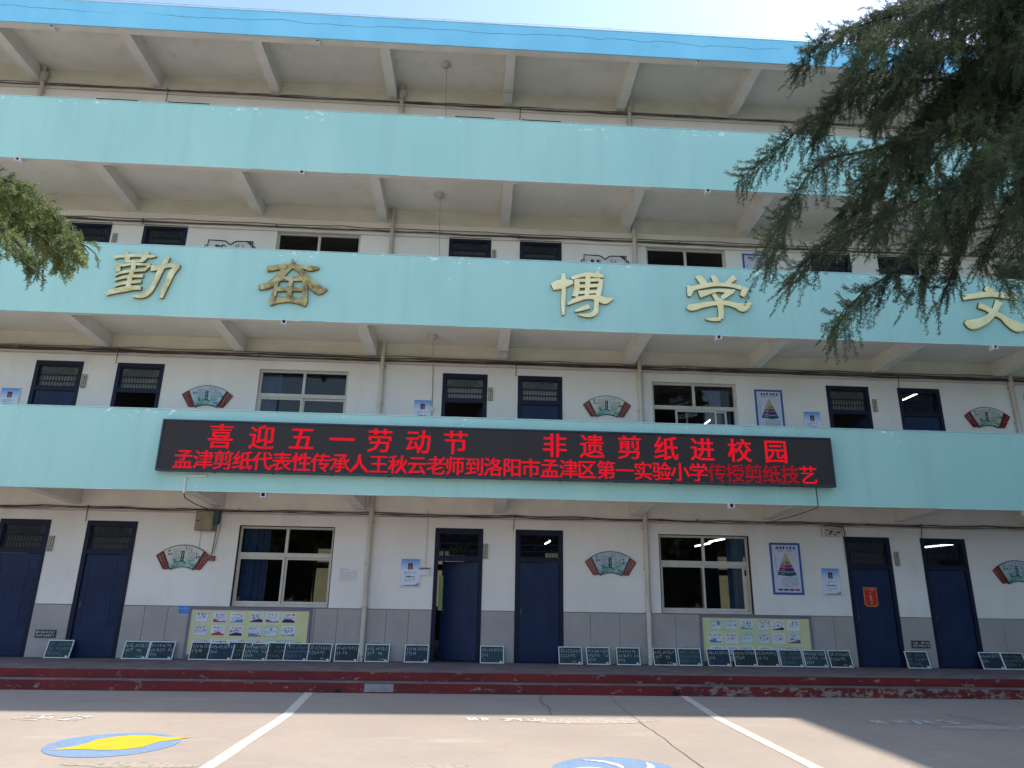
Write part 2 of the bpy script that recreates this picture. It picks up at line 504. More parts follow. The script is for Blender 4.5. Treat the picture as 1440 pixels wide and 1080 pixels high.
LIMBS_L = [
[(-6.26,-9.4,5.75),(-5.19,-9.4,5.53),(-4.49,-9.4,5.29),(-4.13,-9.4,5.1),(-3.81,-9.4,4.78),(-3.58,-9.4,4.6)],
[(-6.49,-9.1,5.63),(-5.4,-9.1,5.53),(-4.8,-9.1,5.25),(-4.43,-9.1,5.04),(-4.11,-9.1,4.78),(-3.91,-9.1,4.59)],
[(-5.82,-9.7,5.11),(-4.82,-9.7,4.95),(-4.36,-9.7,4.76),(-4.08,-9.7,4.57),(-3.86,-9.7,4.37)],
[(-6.26,-9.3,5.43),(-5.36,-9.3,5.4),(-4.82,-9.3,5.32),(-4.4,-9.3,5.18),(-4.11,-9.3,5.01),(-3.79,-9.3,4.69)],
]

# ------------------------------------------------------------------ ground, platform, steps (the setting)
g = MB()
g.quad((-400, -400, 0), (400, -400, 0), (400, 400, 0), (-400, 400, 0))
ground = g.build('ground', M_GROUND, kind='structure')

XL, XR = -17.40, 15.30                 # building ends
H = 3.5                                # storey height
PLAT = 0.32
p = MB(); p.box(XL, XR, -1.85, 9.2, 0.006, PLAT)
plat = p.build('platform', [M_PLAT], kind='structure')
p = MB(); p.box(XL, XR, -1.875, -1.852, 0.172, PLAT - .012)
p.build('riser', [M_RED], plat)
p = MB(); p.box(XL, XR, -2.13, -1.853, 0.006, 0.166)
step = p.build('step', [M_PLAT], plat)
p = MB(); p.box(XL, XR, -2.153, -2.132, 0.004, 0.158)
p.build('riser', [M_RED], plat)
p = MB(); p.box(-1.80, -1.30, -2.162, -2.154, 0.02, 0.15)
bevel(p.build('cement_patch', [M_CEMENT], plat), .004)
p = MB()
p.box(-2.30, -2.20, -2.158, -2.1535, 0.01, 0.06)
p.box(3.60, 3.72, -2.158, -2.1535, 0.01, 0.08)
p.build('drain_hole', [M_BLACK], plat)


def flat_poly(pts, z, name, m, **kw):
    mb = MB(); b = len(mb.v)
    mb.v += [(x, y, z) for x, y in pts]
    mb.face(range(len(pts)))
    o = mb.build(name, m, ground, **kw)
    # face upwards
    if o.data.polygons[0].normal.z < 0:
        o.data.flip_normals()
    return o


def wobble_strip(x0, y0, x1, y1, w, n=40):
    L, Rr = [], []
    r = random.Random(int(x0 * 100))
    for i in range(n + 1):
        t = i / n
        x = x0 + (x1 - x0) * t; y = y0 + (y1 - y0) * t
        L.append((x - w / 2 + r.uniform(-.006, .006), y)); Rr.append((x + w / 2 + r.uniform(-.006, .006), y))
    return L + Rr[::-1]


def bent_strip(pts, w):
    out = []
    for (a, b), (c, d) in zip(pts, pts[1:]):
        q = wobble_strip(a, b, c, d, w, 30); n = len(q) // 2
        out.append((q[:n], q[n:][::-1]))
    L = sum((o[0] for o in out), []); Rr = sum((o[1] for o in out), [])
    return L + Rr[::-1]


flat_poly(bent_strip([(-2.73, -2.17), (-2.54, -4.4), (-2.53, -16.5)], .145), .004, 'painted_line', M_LINE)
flat_poly(bent_strip([(3.79, -2.17), (3.63, -4.4), (3.65, -16.5)], .14), .004, 'painted_line', M_LINE)
# blue ring round a yellow leaf shape
oc = (-3.95, -6.46)
ring = [(oc[0] + .69 * math.cos(a) * (1 + .03 * math.sin(3 * a)), oc[1] + .65 * math.sin(a)) for a in [i * math.tau / 40 for i in range(40)]]
disc = flat_poly(ring, .004, 'painted_disc', M_PBLUE, label='blue painted disc with a yellow leaf shape')
yel = [(-4.47, -6.80), (-4.30, -6.62), (-4.24, -6.42), (-4.24, -6.24), (-4.09, -6.04), (-3.90, -5.97), (-3.73, -5.98), (-3.55, -6.06), (-3.33, -6.07), (-3.22, -6.03),
       (-3.36, -6.2), (-3.50, -6.33), (-3.54, -6.48), (-3.56, -6.62), (-3.73, -6.76), (-3.92, -6.78), (-4.09, -6.74), (-4.28, -6.75)]
flat_poly(yel, .008, 'painted_leaf', M_PYEL)
# second disc with white swirls
oc = (1.50, -7.62)
flat_poly([(oc[0] + .66 * math.cos(a), oc[1] + .66 * math.sin(a)) for a in [i * math.tau / 40 for i in range(40)]], .004, 'painted_disc', M_PBLUE,
          label='blue painted disc with white swirls')
for k in range(5):
    a0 = k * math.tau / 5 + .9
    o_, i_ = [], []
    for j in range(9):
        t = j / 8
        a = a0 + t * 1.15; r = .12 + .44 * t; wd = .055 * math.sin(math.pi * min(1, t * .9 + .08)) + .012
        o_.append((oc[0] + (r + wd) * math.cos(a), oc[1] + (r + wd) * math.sin(a)))
        i_.append((oc[0] + (r - wd) * math.cos(a), oc[1] + (r - wd) * math.sin(a)))
    flat_poly(o_ + i_[::-1], .008, 'painted_swirl', M_PWHITE)
# worn lettering (turned to be read from the building side)


def ground_text(x0, x1, y0, y1, n, seed, m=M_PWHITE, w=.035):
    mb = MB()
    scribble(mb, x0, x1, y0, y1, 1, n, 0, w, 0, seed, fill=.82, density=9, ragged=False, jitter=.35)
    mb.v = [(v[0], v[2], .0045 + .0002 * (i // 4 % 12)) for i, v in enumerate(mb.v)]
    mb.build('painted_lettering', m, ground)


ground_text(-5.95, -4.55, -5.02, -4.60, 3, 3)
ground_text(-.05, .30, -4.82, -4.50, 2, 5)
ground_text(.42, 1.15, -4.85, -4.52, 2, 6)
ground_text(5.75, 7.1, -4.85, -4.42, 4, 8)
def blotch(cx, cy, rx, ry, seed, m, n=60):
    r = random.Random(seed); pts = []
    ph = [r.uniform(0, 6.28) for _ in range(6)]
    for i in range(n):
        a = i * math.tau / n
        k = 1 + sum(.09 / (j + 1) * 1.6 * math.sin((j * 2 + 2) * a + ph[j]) for j in range(6)) + r.uniform(-.03, .03)
        pts.append((cx + rx * k * math.cos(a), cy + ry * k * math.sin(a)))
    return flat_poly(pts, .0035, 'whitewash_stain', m)
blotch(1.75, -4.72, .85, .22, 2, M_HAZY)
blotch(7.6, -5.0, .9, .22, 4, M_HAZY)
M_MOSS = worn('moss_stain', (.17, .20, .13), .58, 1.0)
blotch(-.30, -7.48, .36, .14, 6, M_MOSS)
blotch(-3.3, -7.42, .62, .12, 9, M_MOSS)
# cracks
def crack_line(pts, w, name='ground_crack'):
    r = random.Random(len(pts) + int(pts[0][0] * 10))
    fine = []
    for (a, b), (c, d) in zip(pts, pts[1:]):
        for i in range(14):
            t = i / 14
            fine.append((a + (c - a) * t + r.uniform(-.018, .018), b + (d - b) * t + r.uniform(-.01, .01)))
    mb = MB()
    for i in range(len(fine) - 1):
        a, c = Vector(fine[i]), Vector(fine[i + 1])
        dd = (c - a).normalized(); nn = Vector((-dd.y, dd.x)) * w * r.uniform(.3, .6)
        mb.quad((a.x - nn.x, a.y - nn.y, .005), (c.x - nn.x, c.y - nn.y, .005), (c.x + nn.x, c.y + nn.y, .005), (a.x + nn.x, a.y + nn.y, .005))
    mb.build(name, flat('crack_dark', (.10, .085, .075)), ground)
crack_line([(1.29, -2.17), (1.17, -2.9), (1.26, -3.6), (1.20, -4.3)], .014)
crack_line([(2.45, -2.2), (2.40, -4.1), (2.44, -7.2), (2.3, -12)], .010)
crack_line([(7.4, -3.9), (7.7, -5.0), (7.9, -6.5)], .016)
crack_line([(-9.5, -3.2), (-5.0, -3.35), (-1, -3.25)], .006)

# ------------------------------------------------------------------ the school building
school = thing('school_building', 'four storey teal and cream school building with open corridors and navy doors', 'building')
DOORS = [-17.02, -9.876, -8.104, -0.819, 0.910, 8.199, 9.936]
DW = 1.03
WINS = [-13.95, -4.96, 4.04, 13.04]
WW = 2.0
WZ0, WZ1 = 1.341, 2.983
DZ1 = 3.016
WALL_T = .24
w = MB()
for k in range(4):
    zb = k * H
    zf = PLAT + zb
    zt = min(zb + PLAT + H, 14.30) if k < 3 else 14.30
    ops = sorted([(x, x + DW, zf, DZ1 + zb) for x in DOORS] + [(x, x + WW, WZ0 + zb, WZ1 + zb) for x in WINS])
    x = XL
    for (a, b, z0, z1) in ops:
        w.box(x, a, 0, WALL_T, zf, zt)
        w.box(a, b, 0, WALL_T, z1, zt)
        if z0 > zf + .01:
            w.box(a, b, 0, WALL_T, zf, z0)
        x = b
    if x < XR:
        w.box(x, XR, 0, WALL_T, zf, zt)
w.build('wall', [M_WALL], school)
# rear wall with its own windows, end walls, partitions
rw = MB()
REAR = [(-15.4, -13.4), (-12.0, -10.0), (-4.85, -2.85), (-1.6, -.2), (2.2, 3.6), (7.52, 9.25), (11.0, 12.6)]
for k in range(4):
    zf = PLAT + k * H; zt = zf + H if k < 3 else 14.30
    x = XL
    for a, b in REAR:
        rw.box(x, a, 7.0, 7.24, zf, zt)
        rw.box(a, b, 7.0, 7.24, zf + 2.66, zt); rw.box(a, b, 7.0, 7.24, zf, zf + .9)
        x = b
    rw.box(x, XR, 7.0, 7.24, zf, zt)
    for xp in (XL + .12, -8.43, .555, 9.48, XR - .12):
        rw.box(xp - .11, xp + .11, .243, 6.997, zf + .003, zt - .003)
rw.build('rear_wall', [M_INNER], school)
for k in range(2):
    for a, b in REAR[2:6]:
        f = MB()
        z0, z1 = PLAT + k * H + .9, PLAT + k * H + 2.66
        y0, y1 = 7.06, 7.12
        for q in ((a, a + .06, z0, z1), (b - .06, b, z0, z1), ((a + b) / 2 - .03, (a + b) / 2 + .03, z0, z1)):
            f.box(q[0], q[1], y0, y1, q[2], q[3])
        f.box(a + .06, b - .06, y0 + .005, y1 - .005, z0, z0 + .06); f.box(a + .06, b - .06, y0 + .005, y1 - .005, z1 - .06, z1)
        f.box(a + .06, b - .06, y0 + .005, y1 - .005, z0 + 1.12, z0 + 1.30)
        f.build('rear_window', [flat('rear_frame', (.09, .085, .075))], school)
# slabs: floor of storeys 2..4 and the roof
for k in range(1, 5):
    s = MB()
    top = PLAT + k * H if k < 4 else 14.42
    s.box(XL, XR, -1.769, 0.0, top - .12 if k < 4 else 14.30, top - .001)
    o = s.build('corridor_slab' if k < 4 else 'roof_slab', [M_SOFFIT], school)
    s = MB()
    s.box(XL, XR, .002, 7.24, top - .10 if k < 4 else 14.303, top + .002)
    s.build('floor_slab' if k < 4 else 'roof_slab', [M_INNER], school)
# ground floor room floor is the platform; parapets and edge beams
for k in range(1, 4):
    zb = 3.4419 + (k - 1) * H
    zt = 5.0168 + (k - 1) * H
    e = MB(); e.box(XL, XR, -1.878, -1.77, zb, PLAT + k * H - .001)
    e.build('edge_beam', [M_BEAM], school)
    q = MB(); q.box(XL, XR, -1.904, -1.879, zb - .006, zt - .022); q.box(XL, XR, -1.878, -1.765, PLAT + k * H + .001, zt - .022)
    pr = q.build('parapet', [M_TEAL], school)
    c = MB(); c.box(XL, XR, -1.914, -1.752, zt - .021, zt)
    bevel(c.build('parapet_coping', [M_CAP], pr), .006)
# roof fascia
e = MB(); e.box(XL, XR, -1.978, -1.77, 13.930, 14.30)
e.build('edge_beam', [M_BEAM], school)
q = MB(); q.box(XL, XR, -2.004, -1.979, 13.91, 14.586); q.box(XL, XR, -1.978, -1.80, 14.301, 14.586)
fas = q.build('fascia', [M_BLUE], school)
q = MB()
q.box(XL, XR, -2.012, -1.79, 14.587, 14.605)
q.build('fascia_coping', [M_CAP], fas)
q = MB()
q.box(XL, XR, 7.0, 7.24, 14.31, 14.60)
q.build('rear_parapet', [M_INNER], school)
# lightning wire on short posts along the roof edge
lw = MB()
n = 0
x = XL + .3; prev = None
r_ = random.Random(4)
while x < XR:
    lw.tube([(x, -1.9, 14.60), (x, -1.9, 14.76)], .005, 4)
    if prev:
        lw.tube([(prev, -1.9, 14.757), ((prev + x) / 2, -1.9, 14.757 - r_.uniform(.0, .04)), (x, -1.9, 14.757)], .005, 4)
    prev = x; x += 2.0
lw.build('lightning_wire', [flat('wire_rust', (.22, .15, .12))], school)
# beams under every slab
BX = [0.53 + 2.985 * i for i in range(-5, 6)]
BX = [b for b in BX if XL + .2 < b < XR - .1]
for k in range(4):
    zs = (PLAT + (k + 1) * H - .12) if k < 3 else 14.30
    zfr = 3.4419 + k * H + (.012 if k < 3 else -.006)
    zwl = zfr - (.10 if k < 3 else .02)
    mb = MB()
    hw = .115
    for sgn in (0,):
        vs_ = [(-hw, -1.771, zfr), (hw, -1.771, zfr), (hw, 0.0, zwl), (-hw, 0.0, zwl), (-hw, -1.771, zs), (hw, -1.771, zs), (hw, 0, zs), (-hw, 0, zs)]
        mb.v = vs_
        for f in ((0, 3, 2, 1), (4, 5, 6, 7), (0, 1, 5, 4), (1, 2, 6, 5), (2, 3, 7, 6), (3, 0, 4, 7)):
            mb.face(f)
    me = mb.mesh('beam', [M_BEAM])
    for b in BX:
        link('beam', me, school, (b, 0, 0))

for k in range(4):
    zs = (PLAT + (k + 1) * H - .122) if k < 3 else 14.298
    mb = MB(); mb.box(XL, XR, -.016, -.0005, 3.335 + k * H + (.08 if k == 3 else 0), zs)
    mb.build('ring_beam', [M_BEAM if k == 0 else M_SOFFIT2], school)

# doors -----------------------------------------------------------------
FR = .085
df = MB()
Y0, Y1 = -.012, .10
h = DZ1 - PLAT
df.box(0, FR, Y0, Y1, 0, h - .10); df.box(DW - FR, DW, Y0, Y1, 0, h - .10)
df.box(0, DW, Y0, Y1, h - .10, h); df.box(FR, DW - FR, Y0 + .004, Y1 - .004, 2.01, 2.10)
df.box(FR, DW - FR, .0, .09, 0.0, .025)
me_frame = df.mesh('door', [M_NAVYF])
LW = DW - 2 * FR - .01
lf = MB()          # leaf hinged at its right edge, local x from -LW to 0
lf.box(-LW, 0, 0, .045, .028, 2.005)
def raised(x0, x1, z0, z1, t=.007):
    bw = .014
    for q in ((x0, x1, z0, z0 + bw), (x0, x1, z1 - bw, z1), (x0, x0 + bw, z0 + bw, z1 - bw), (x1 - bw, x1, z0 + bw, z1 - bw)):
        lf.box(q[0], q[1], -t, 0, q[2], q[3])
raised(-LW + .09, -.20, .55, 1.85)
for i in range(9):
    xx = -LW + .13 + i * (LW - .37) / 8.0
    lf.box(xx, xx + .012, -.005, 0, .80, 1.62 - .02 * abs(i - 4))
for i in range(6):
    lf.box(-LW + .09, -.20, -.007, 0, .12 + i * .066, .135 + i * .066)
for i in range(3):
    lf.box(-LW + .12, -.23, -.006, 0, .60 + i * .05, .611 + i * .05)
for i in range(5):
    lf.box(-LW + .16 + .02 * i, -.27 - .02 * i, -.006, 0, 1.64 + i * .034, 1.65 + i * .034)
for i in range(3):
    lf.box(-.17 + i * .05, -.158 + i * .05, -.006, 0, .60, 1.70)
me_leaf = lf.mesh('door_leaf', [M_NAVY])
hd = MB()
hd.tube([(-LW + .05, -.035, 1.02), (-LW + .11, -.035, 1.02)], .006, 6)
hd.tube([(-LW + .05, -.002, 1.02), (-LW + .05, -.035, 1.02)], .006, 6)
hd.box(-LW + .035, -LW + .062, -.006, -.0005, .95, 1.07)
me_handle = hd.mesh('handle', [flat('handle_dark', (.10, .10, .10), rough=.4, metal=.6)])
gr = MB()
gx0, gx1, gz0, gz1 = FR + .01, DW - FR - .01, 2.11, h - .11
zm = gz0 + (gz1 - gz0) * .60
nb = 13
for i in range(nb):
    x = gx0 + (gx1 - gx0) * (i + .5) / nb
    gr.box(x - .006, x + .006, .02, .032, gz0, zm)
gr.box(gx0, gx1, .018, .034, gz0 + (zm - gz0) * .42, gz0 + (zm - gz0) * .42 + .014)
gr.box(gx0, gx1, .018, .034, zm - .03, zm - .016)
for q in ((gx0 - .01, gx0 + .012, gz0, gz1), (gx1 - .012, gx1 + .01, gz0, gz1)):
    gr.box(q[0], q[1], .014, .038, q[2], q[3])
gr.box(gx0 + .012, gx1 - .012, .014, .038, gz1 - .014, gz1 + .01)
gr.box(gx0 + .012, gx1 - .012, .014, .038, gz0 - .01, gz0 + .012)
for i in range(nb):
    x = gx0 + (gx1 - gx0) * (i + .5) / nb
    dx = (gx1 - gx0) / nb
    for sx in (-1, 1):
        xe = x + sx * dx * 2.2
        t = 1.0
        if xe < gx0: t = (gx0 - x) / (xe - x)
        if xe > gx1: t = (gx1 - x) / (xe - x)
        gr.tube([(x, .026 + .003 * sx, zm - .02), (x + (xe - x) * t, .026 + .003 * sx, zm - .02 + (gz1 - zm) * t)], .0055, 4, caps=False)
me_grille = gr.mesh('transom_grille', [M_NAVYF])
gp = MB(); gp.rect(gx0, gx1, gz0, gz1, .06)
me_tpane = gp.mesh('transom_pane', [M_GLASS])
me_tlit = gp.mesh('transom_pane', [mat('glass_lit_tone', (.20, .205, .17), (.13, .135, .115), scale=3, rough=.3, spec=.5)])  # opaque pane, its pale colour paints in the lit, reflecting glass
me_tdim = gp.mesh('transom_pane', [mat('glass_dim_tone', (.055, .06, .05), (.035, .038, .032), scale=3, rough=.3, spec=.5)])  # darker copy, a weaker lit look painted into the pane
OPEN = {(0, 3): 24, (1, 2): 84, (1, 3): 80, (1, 5): 82, (2, 2): 0}
for k in range(4):
    for i, x in enumerate(DOORS):
        d = link('door', me_frame, school, (x, 0, PLAT + k * H))
        link('transom_grille', me_grille, d); link('transom_pane', me_tpane if (k, i) in ((0, 3), (0, 4), (0, 6), (1, 6)) else (me_tlit if k == 1 else me_tdim), d)
        lf_ = link('door_leaf', me_leaf, d, (DW - FR - .005, .03, 0))
        a = OPEN.get((k, i), 0)
        if a:
            lf_.rotation_euler = (0, 0, -math.radians(a))
        if k < 2:
            # handle kept on the leaf's place
            hh = link('handle', me_handle, d, (DW - FR - .005, .03, 0))
            hh.rotation_euler = lf_.rotation_euler

# windows ----------------------------------------------------------------
def win_meshes(brown):
    f = MB()
    y0, y1 = .075, .135
    W_, H_ = WW, WZ1 - WZ0
    t = .055
    f.box(0, t, y0, y1, 0, H_); f.box(W_ - t, W_, y0, y1, 0, H_)
    f.box(t, W_ - t, y0 + .002, y1 - .002, 0, t); f.box(t, W_ - t, y0 + .002, y1 - .002, H_ - t, H_)
    f.box(t, W_ - t, y0 - .004, y1 - .004, 1.00, 1.09)
    f.box(W_ / 2 - .03, W_ / 2 + .03, y0 - .002, y1 - .002, 1.09, H_ - t)
    if brown:   # dark lining of the reveal
        f.box(-.002, .012, -.004, y0 - .001, .0, H_, 1); f.box(W_ - .012, W_ + .002, -.004, y0 - .001, 0, H_, 1)
        f.box(.012, W_ - .012, -.003, y0 - .001, H_ - .012, H_ + .002, 1)
    f.box(.0, W_, .0, y0 - .002, -.018, .004, 0)
    return f.mesh('window', [M_ALU, M_BRONZE])
me_wb, me_wp = win_meshes(True), win_meshes(False)
sa = MB()      # sliding sash, local 0..sw
SW, SH = .965, .94
for q in ((0, .045, 0, SH), (SW - .045, SW, 0, SH)):
    sa.box(q[0], q[1], 0, .028, q[2], q[3])
sa.box(.045, SW - .045, .001, .027, 0, .05); sa.box(.045, SW - .045, .001, .027, SH - .045, SH)
me_sash = sa.mesh('sash', [M_ALU])
gp = MB(); gp.rect(.045, SW - .045, .05, SH - .045, .014)
me_spane = gp.mesh('pane', [M_GLASS])
gp = MB(); gp.rect(0, .90, 0, .49, 0)
me_upane = gp.mesh('pane', [M_GLASS])
OFFS = {(0, 1): (.03, 1.0), (0, 2): (.035, .93), (1, 2): (.55, .80), (1, 1): (.04, 1.0)}
for k in range(4):
    for i, x in enumerate(WINS):
        wn_ = link('window', me_wb if k == 0 else me_wp, school, (x, 0, WZ0 + k * H))
        a, b = OFFS.get((k, i), (.04, 1.0))
        for xo, yo in ((a, .085), (b, .114)):
            s_ = link('sash', me_sash, wn_, (xo, yo, .058))
        for xo, yo in ((a, .085), (b, .114)):
            link('pane', me_spane, wn_, (xo, yo, .058))
        link('pane', me_upane, wn_, (.06, .10, 1.095)); link('pane', me_upane, wn_, (1.04, .10, 1.095))

# grey dado panels of the ground floor
solid = sorted([(x, x + DW) for x in DOORS])
segs = []; x = XL
for a, b in solid:
    segs.append((x, a)); x = b
segs.append((x, XR))
JN = {(-7.074, -.819): [-6.64, -6.18, -5.72, -5.2, -4.7, -4.2, -3.7, -3.21, -2.75, -2.21, -1.75, -1.29],
      (1.94, 8.199): [2.51, 3.13, 3.72, 4.32, 4.9, 5.5, 6.1, 6.7, 7.22, 7.75],
      (-8.846, -8.104): [], (9.229, 9.936): []}
rail = MB()
for a, b in segs:
    if b - a < .05: continue
    js = None
    for kk, v in JN.items():
        if abs(kk[0] - a) < .05 and abs(kk[1] - b) < .05: js = v
    if js is None:
        n_ = max(1, round((b - a) / .55)); js = [a + (b - a) * i / n_ for i in range(1, n_)]
    e_ = [a + .002] + js + [b - .002]
    for u, v in zip(e_, e_[1:]):
        mb = MB(); mb.box(u + .004, v - .004, -.016, -.001, PLAT + .004, 1.325)
        bevel(mb.build('dado_panel', [M_DADO], school), .003, 1)
    rail.box(a + .002, b - .002, -.009, -.002, PLAT + .002, 1.318)
    rail.box(a + .002, b - .002, -.021, -.0015, 1.3265, 1.338)
rail.build('dado_rail', [M_JOINT], school)

# downpipes with collars, cables, conduits, drain outlets
for x in (-11.22, -2.20, 3.745, 12.73):
    for k in range(4):
        zb, zt = PLAT + k * H, (PLAT + (k + 1) * H - .12 if k < 3 else 14.0)
        jit = random.uniform(-.006, .006)
        mb = MB(); mb.tube([(x + jit, -.075, zb), (x, -.075, zt)], .052, 10)
        for zc in (zb + .06, zb + 1.02, zb + 1.9, zb + 2.75):
            mb.tube([(x, -.075, zc), (x, -.075, zc + .05)], .060, 10)
            mb.box(x - .075, x + .075, -.03, -.001, zc + .012, zc + .036)
        if k == 3:   # rainwater head
            mb.tube([(x, -.08, 13.86), (x, -.08, 13.98), (x, -.08, 14.02), (x, -.08, 14.12)], .05, 10, radii=[.052, .09, .105, .105])
            mb.tube([(x, -.10, 14.12), (x, -.16, 14.29)], .05, 8)
        mb.build('downpipe', [M_PIPE], school)
for k, z in enumerate((3.395, 6.895, 10.395, 13.905)):
    for i, x in enumerate((-15.9, -9.97, -3.98, 5.0, 11.0)):
        mb = MB()
        mb.box(x - .05, x + .05, -1.955, -1.935, z - .045, z + .045)
        o = MB()
        y0, y1 = -1.945, -1.80
        t = .012
        o.box(x - .05, x + .05, y0, y1, z + .05 - t, z + .05); o.box(x - .05, x + .05, y0, y1, z - .05, z - .05 + t)
        o.box(x - .05, x - .05 + t, y0, y1, z - .05 + t, z + .05 - t); o.box(x + .05 - t, x + .05, y0, y1, z - .05 + t, z + .05 - t)
        o.box(x - .05 + t, x + .05 - t, y0 + .05, y0 + .055, z - .05 + t, z + .05 - t, 1)
        o.box(x - .02, x + .02, -1.84, -1.82, z + .05, z + .09)
        o.build('drain_outlet', [M_WHITE, M_BLACK], school)


def sag_cable(x0, x1, z, y, amp, seed, r=.008, m=M_CABLE, name='cable'):
    rr = random.Random(seed); pts = []
    x = x0
    knots = []
    while x < x1:
        knots.append((x, z + rr.uniform(-amp, amp) * .5)); x += rr.uniform(1.2, 2.2)
    knots.append((x1, z))
    for (a, za), (b, zb) in zip(knots, knots[1:]):
        sg = rr.uniform(0.3, 1.0) * amp
        for i in range(6):
            t = i / 6
            pts.append((a + (b - a) * t, y, za + (zb - za) * t - sg * 4 * t * (1 - t)))
    pts.append((x1, y, z))
    mb = MB(); mb.tube(pts, r, 5)
    mb.build(name, [m], school)


for k in range(4):
    zc = (3.30, 6.82, 10.10, 13.83)[k]
    sp = (.03, .085, .075, .05)[k]
    for j in range((4, 8, 5, 5)[k]):
        sag_cable(XL, XR, zc + random.uniform(-sp, sp), -.022 - .013 * j, .03, k * 10 + j, random.choice((.007, .009, .013)), M_CABLE if j % 2 else M_CABLEG)
    # a straight conduit run
    mb = MB(); mb.tube([(XL, -.02, zc - sp - .045), (XR, -.02, zc - sp - .045)], .010, 6)
    mb.build('conduit', [M_PIPE], school)
    # saddles carrying the bundle and droppers to the doors
    for x in (-16.9, -13.0, -10.3, -8.15, -5.0, -1.0, .86, 4.9, 7.9, 9.98, 13.3):
        mb = MB(); mb.box(x - .01, x + .01, -.09, -.002, zc - sp * .5, zc + sp * .6)
        mb.build('cable_saddle', [M_METAL], school)
    for x in (-8.15, .86, 9.98):
        mb = MB(); mb.tube([(x + .03, -.05, zc + .03), (x + .012, -.035, zc - .10), (x, -.015, DZ1 + k * H - .02)], .008, 5)
        mb.build('dropper_cable', [M_CABLE], school)
# conduits of the ground and second floor
mb = MB()
mb.box(-1.015, -.985, -.018, -.002, 2.19, 3.40); mb.build('conduit', [M_CONDUIT], school)
mb = MB(); mb.box(-1.10, -.90, -.045, -.002, 2.02, 2.145); mb.box(-1.07, -.93, -.052, -.044, 2.03, 2.10); mb.box(-1.13, -.89, -.06, -.002, 2.155, 2.175, 1)
bevel(mb.build('switch_box', [M_WHITE, M_JOINT], school), .004)
mb = MB(); mb.box(-1.06, -1.03, -.018, -.002, 5.70, 6.70); mb.box(-1.10, -1.0, -.04, -.002, 5.58, 5.70); mb.build('conduit', [M_CONDUIT], school)
mb = MB()
mb.box(-5.47, -5.435, -1.93, -1.906, 3.39, 3.72); mb.box(-5.435, -5.06, -1.93, -1.906, 3.70, 3.732)
mb.tube([(-5.45, -1.915, 3.40), (-5.50, -1.7, 3.33), (-5.58, -1.0, 3.30), (-5.65, -.1, 3.30)], .010, 5, 1)
mb.build('conduit', [M_CONDUIT, M_CABLE], school)
mb = MB()
mb.tube([(6.73, -1.912, 3.80), (6.735, -1.912, 3.44), (6.75, -1.86, 3.40), (6.6, -1.2, 3.32), (6.45, -.1, 3.27)], .009, 5)
mb.build('cable', [M_CABLE], school)
for x, z in ((7.665, 3.1), (5.0, 3.2)):
    mb = MB(); mb.tube([(8.17, -.02, 3.28), (8.17, -.02, 2.45)], .008, 5)
mb.build('conduit', [M_PIPE], school)

# side wing that closes the yard on the right
wing = thing('side_wing', 'cream and teal side wing of the school closing the yard on the right', 'building', (15.3, 0, 0))
wb = MB(); wb.box(.03, 8.0, -26.0, 9.0, 0.0, 14.30)
wb.build('wall', [M_WALL], wing)
for k in range(1, 4):
    q = MB(); q.box(-.004, .029, -26.0, -2.03, 3.44 + (k - 1) * H, 5.017 + (k - 1) * H)
    q.build('parapet', [M_TEAL], wing)
q = MB(); q.box(.012, 8.0, -26.05, 9.0, 14.301, 14.60); q.build('fascia', [M_BLUE], wing)
for k in range(4):
    for j in range(5):
        yy = -5.5 - j * 4.3
        q = MB(); q.box(-.003, .0285, yy - 1.8, yy, 1.6 + k * H, 2.98 + k * H) if k == 0 else q.box(-.003, .0285, yy - 1.8, yy, 1.95 + k * H, 2.98 + k * H)
        q.build('window', [M_NAVYF], wing)
# garden wall behind the school, seen through the rear windows
gw = MB(); gw.box(-25, 25, 12.0, 12.25, 0, 4.6)
o = gw.build('garden_wall', [mat('garden_wall_render', (.52, .50, .32), (.42, .41, .24), scale=2)]); o['label'] = 'pale yellow green garden wall seen through the rear classroom windows'; o['category'] = 'wall'

# ------------------------------------------------------------------ inside the classrooms
M_TUBE = emis('lamp_tube', (.92, .97, 1.0), 4.0)
tl = MB(); tl.tube([(0, 0, 0), (0, 1.25, 0)], .016, 6); 
me_tl = tl.mesh('tube', [M_TUBE])
tb = MB(); tb.box(-.03, .03, -.02, 1.27, .018, .05); tb.tube([(0, .2, .05), (0, .2, .62)], .005, 4); tb.tube([(0, 1.05, .05), (0, 1.05, .62)], .005, 4)
me_tb = tb.mesh('housing', [M_WHITE])
TUBES = [(5.90, .95, 3.0, 'through the ground floor window right of centre, nearer the glass'), (6.05, 2.55, 3.0, 'through the ground floor window right of centre, farther in'),
         (1.98, 3.0, 3.0, 'through the transom of the closed navy door in the middle'), 
         (11.6, 1.3, 3.0, 'through the transom of the rightmost ground floor door'), 
         (11.78, 1.6, 7.0, 'through the transom of the rightmost second floor door'), (6.9, 3.6, 6.7, 'through the open second floor window on the right'),
         ]
for x, y, z, where in TUBES:
    t = thing('tube_light', 'lit white fluorescent tube seen ' + where, 'light', (x, y, z), 'fluorescent tubes lit inside the classrooms')
    link('tube', me_tl, t); link('housing', me_tb, t)


def curtain(x0, x1, z0, z1, y, label, amp=.035, pitch=.11):
    mb = MB(); n = int((x1 - x0) / .012)
    for i in range(n + 1):
        x = x0 + (x1 - x0) * i / n
        yy = y + amp * math.sin(x / pitch * math.tau) + .01 * math.sin(x * 91)
        mb.v += [(x, yy, z0), (x, yy * .98 + y * .02, z1)]
    for i in range(n):
        mb.face((2 * i, 2 * i + 2, 2 * i + 3, 2 * i + 1), 0, True)
    o = mb.build('curtain', [M_CURT]); o['label'] = label; o['category'] = 'curtain'; o['group'] = 'curtains inside the classroom windows'


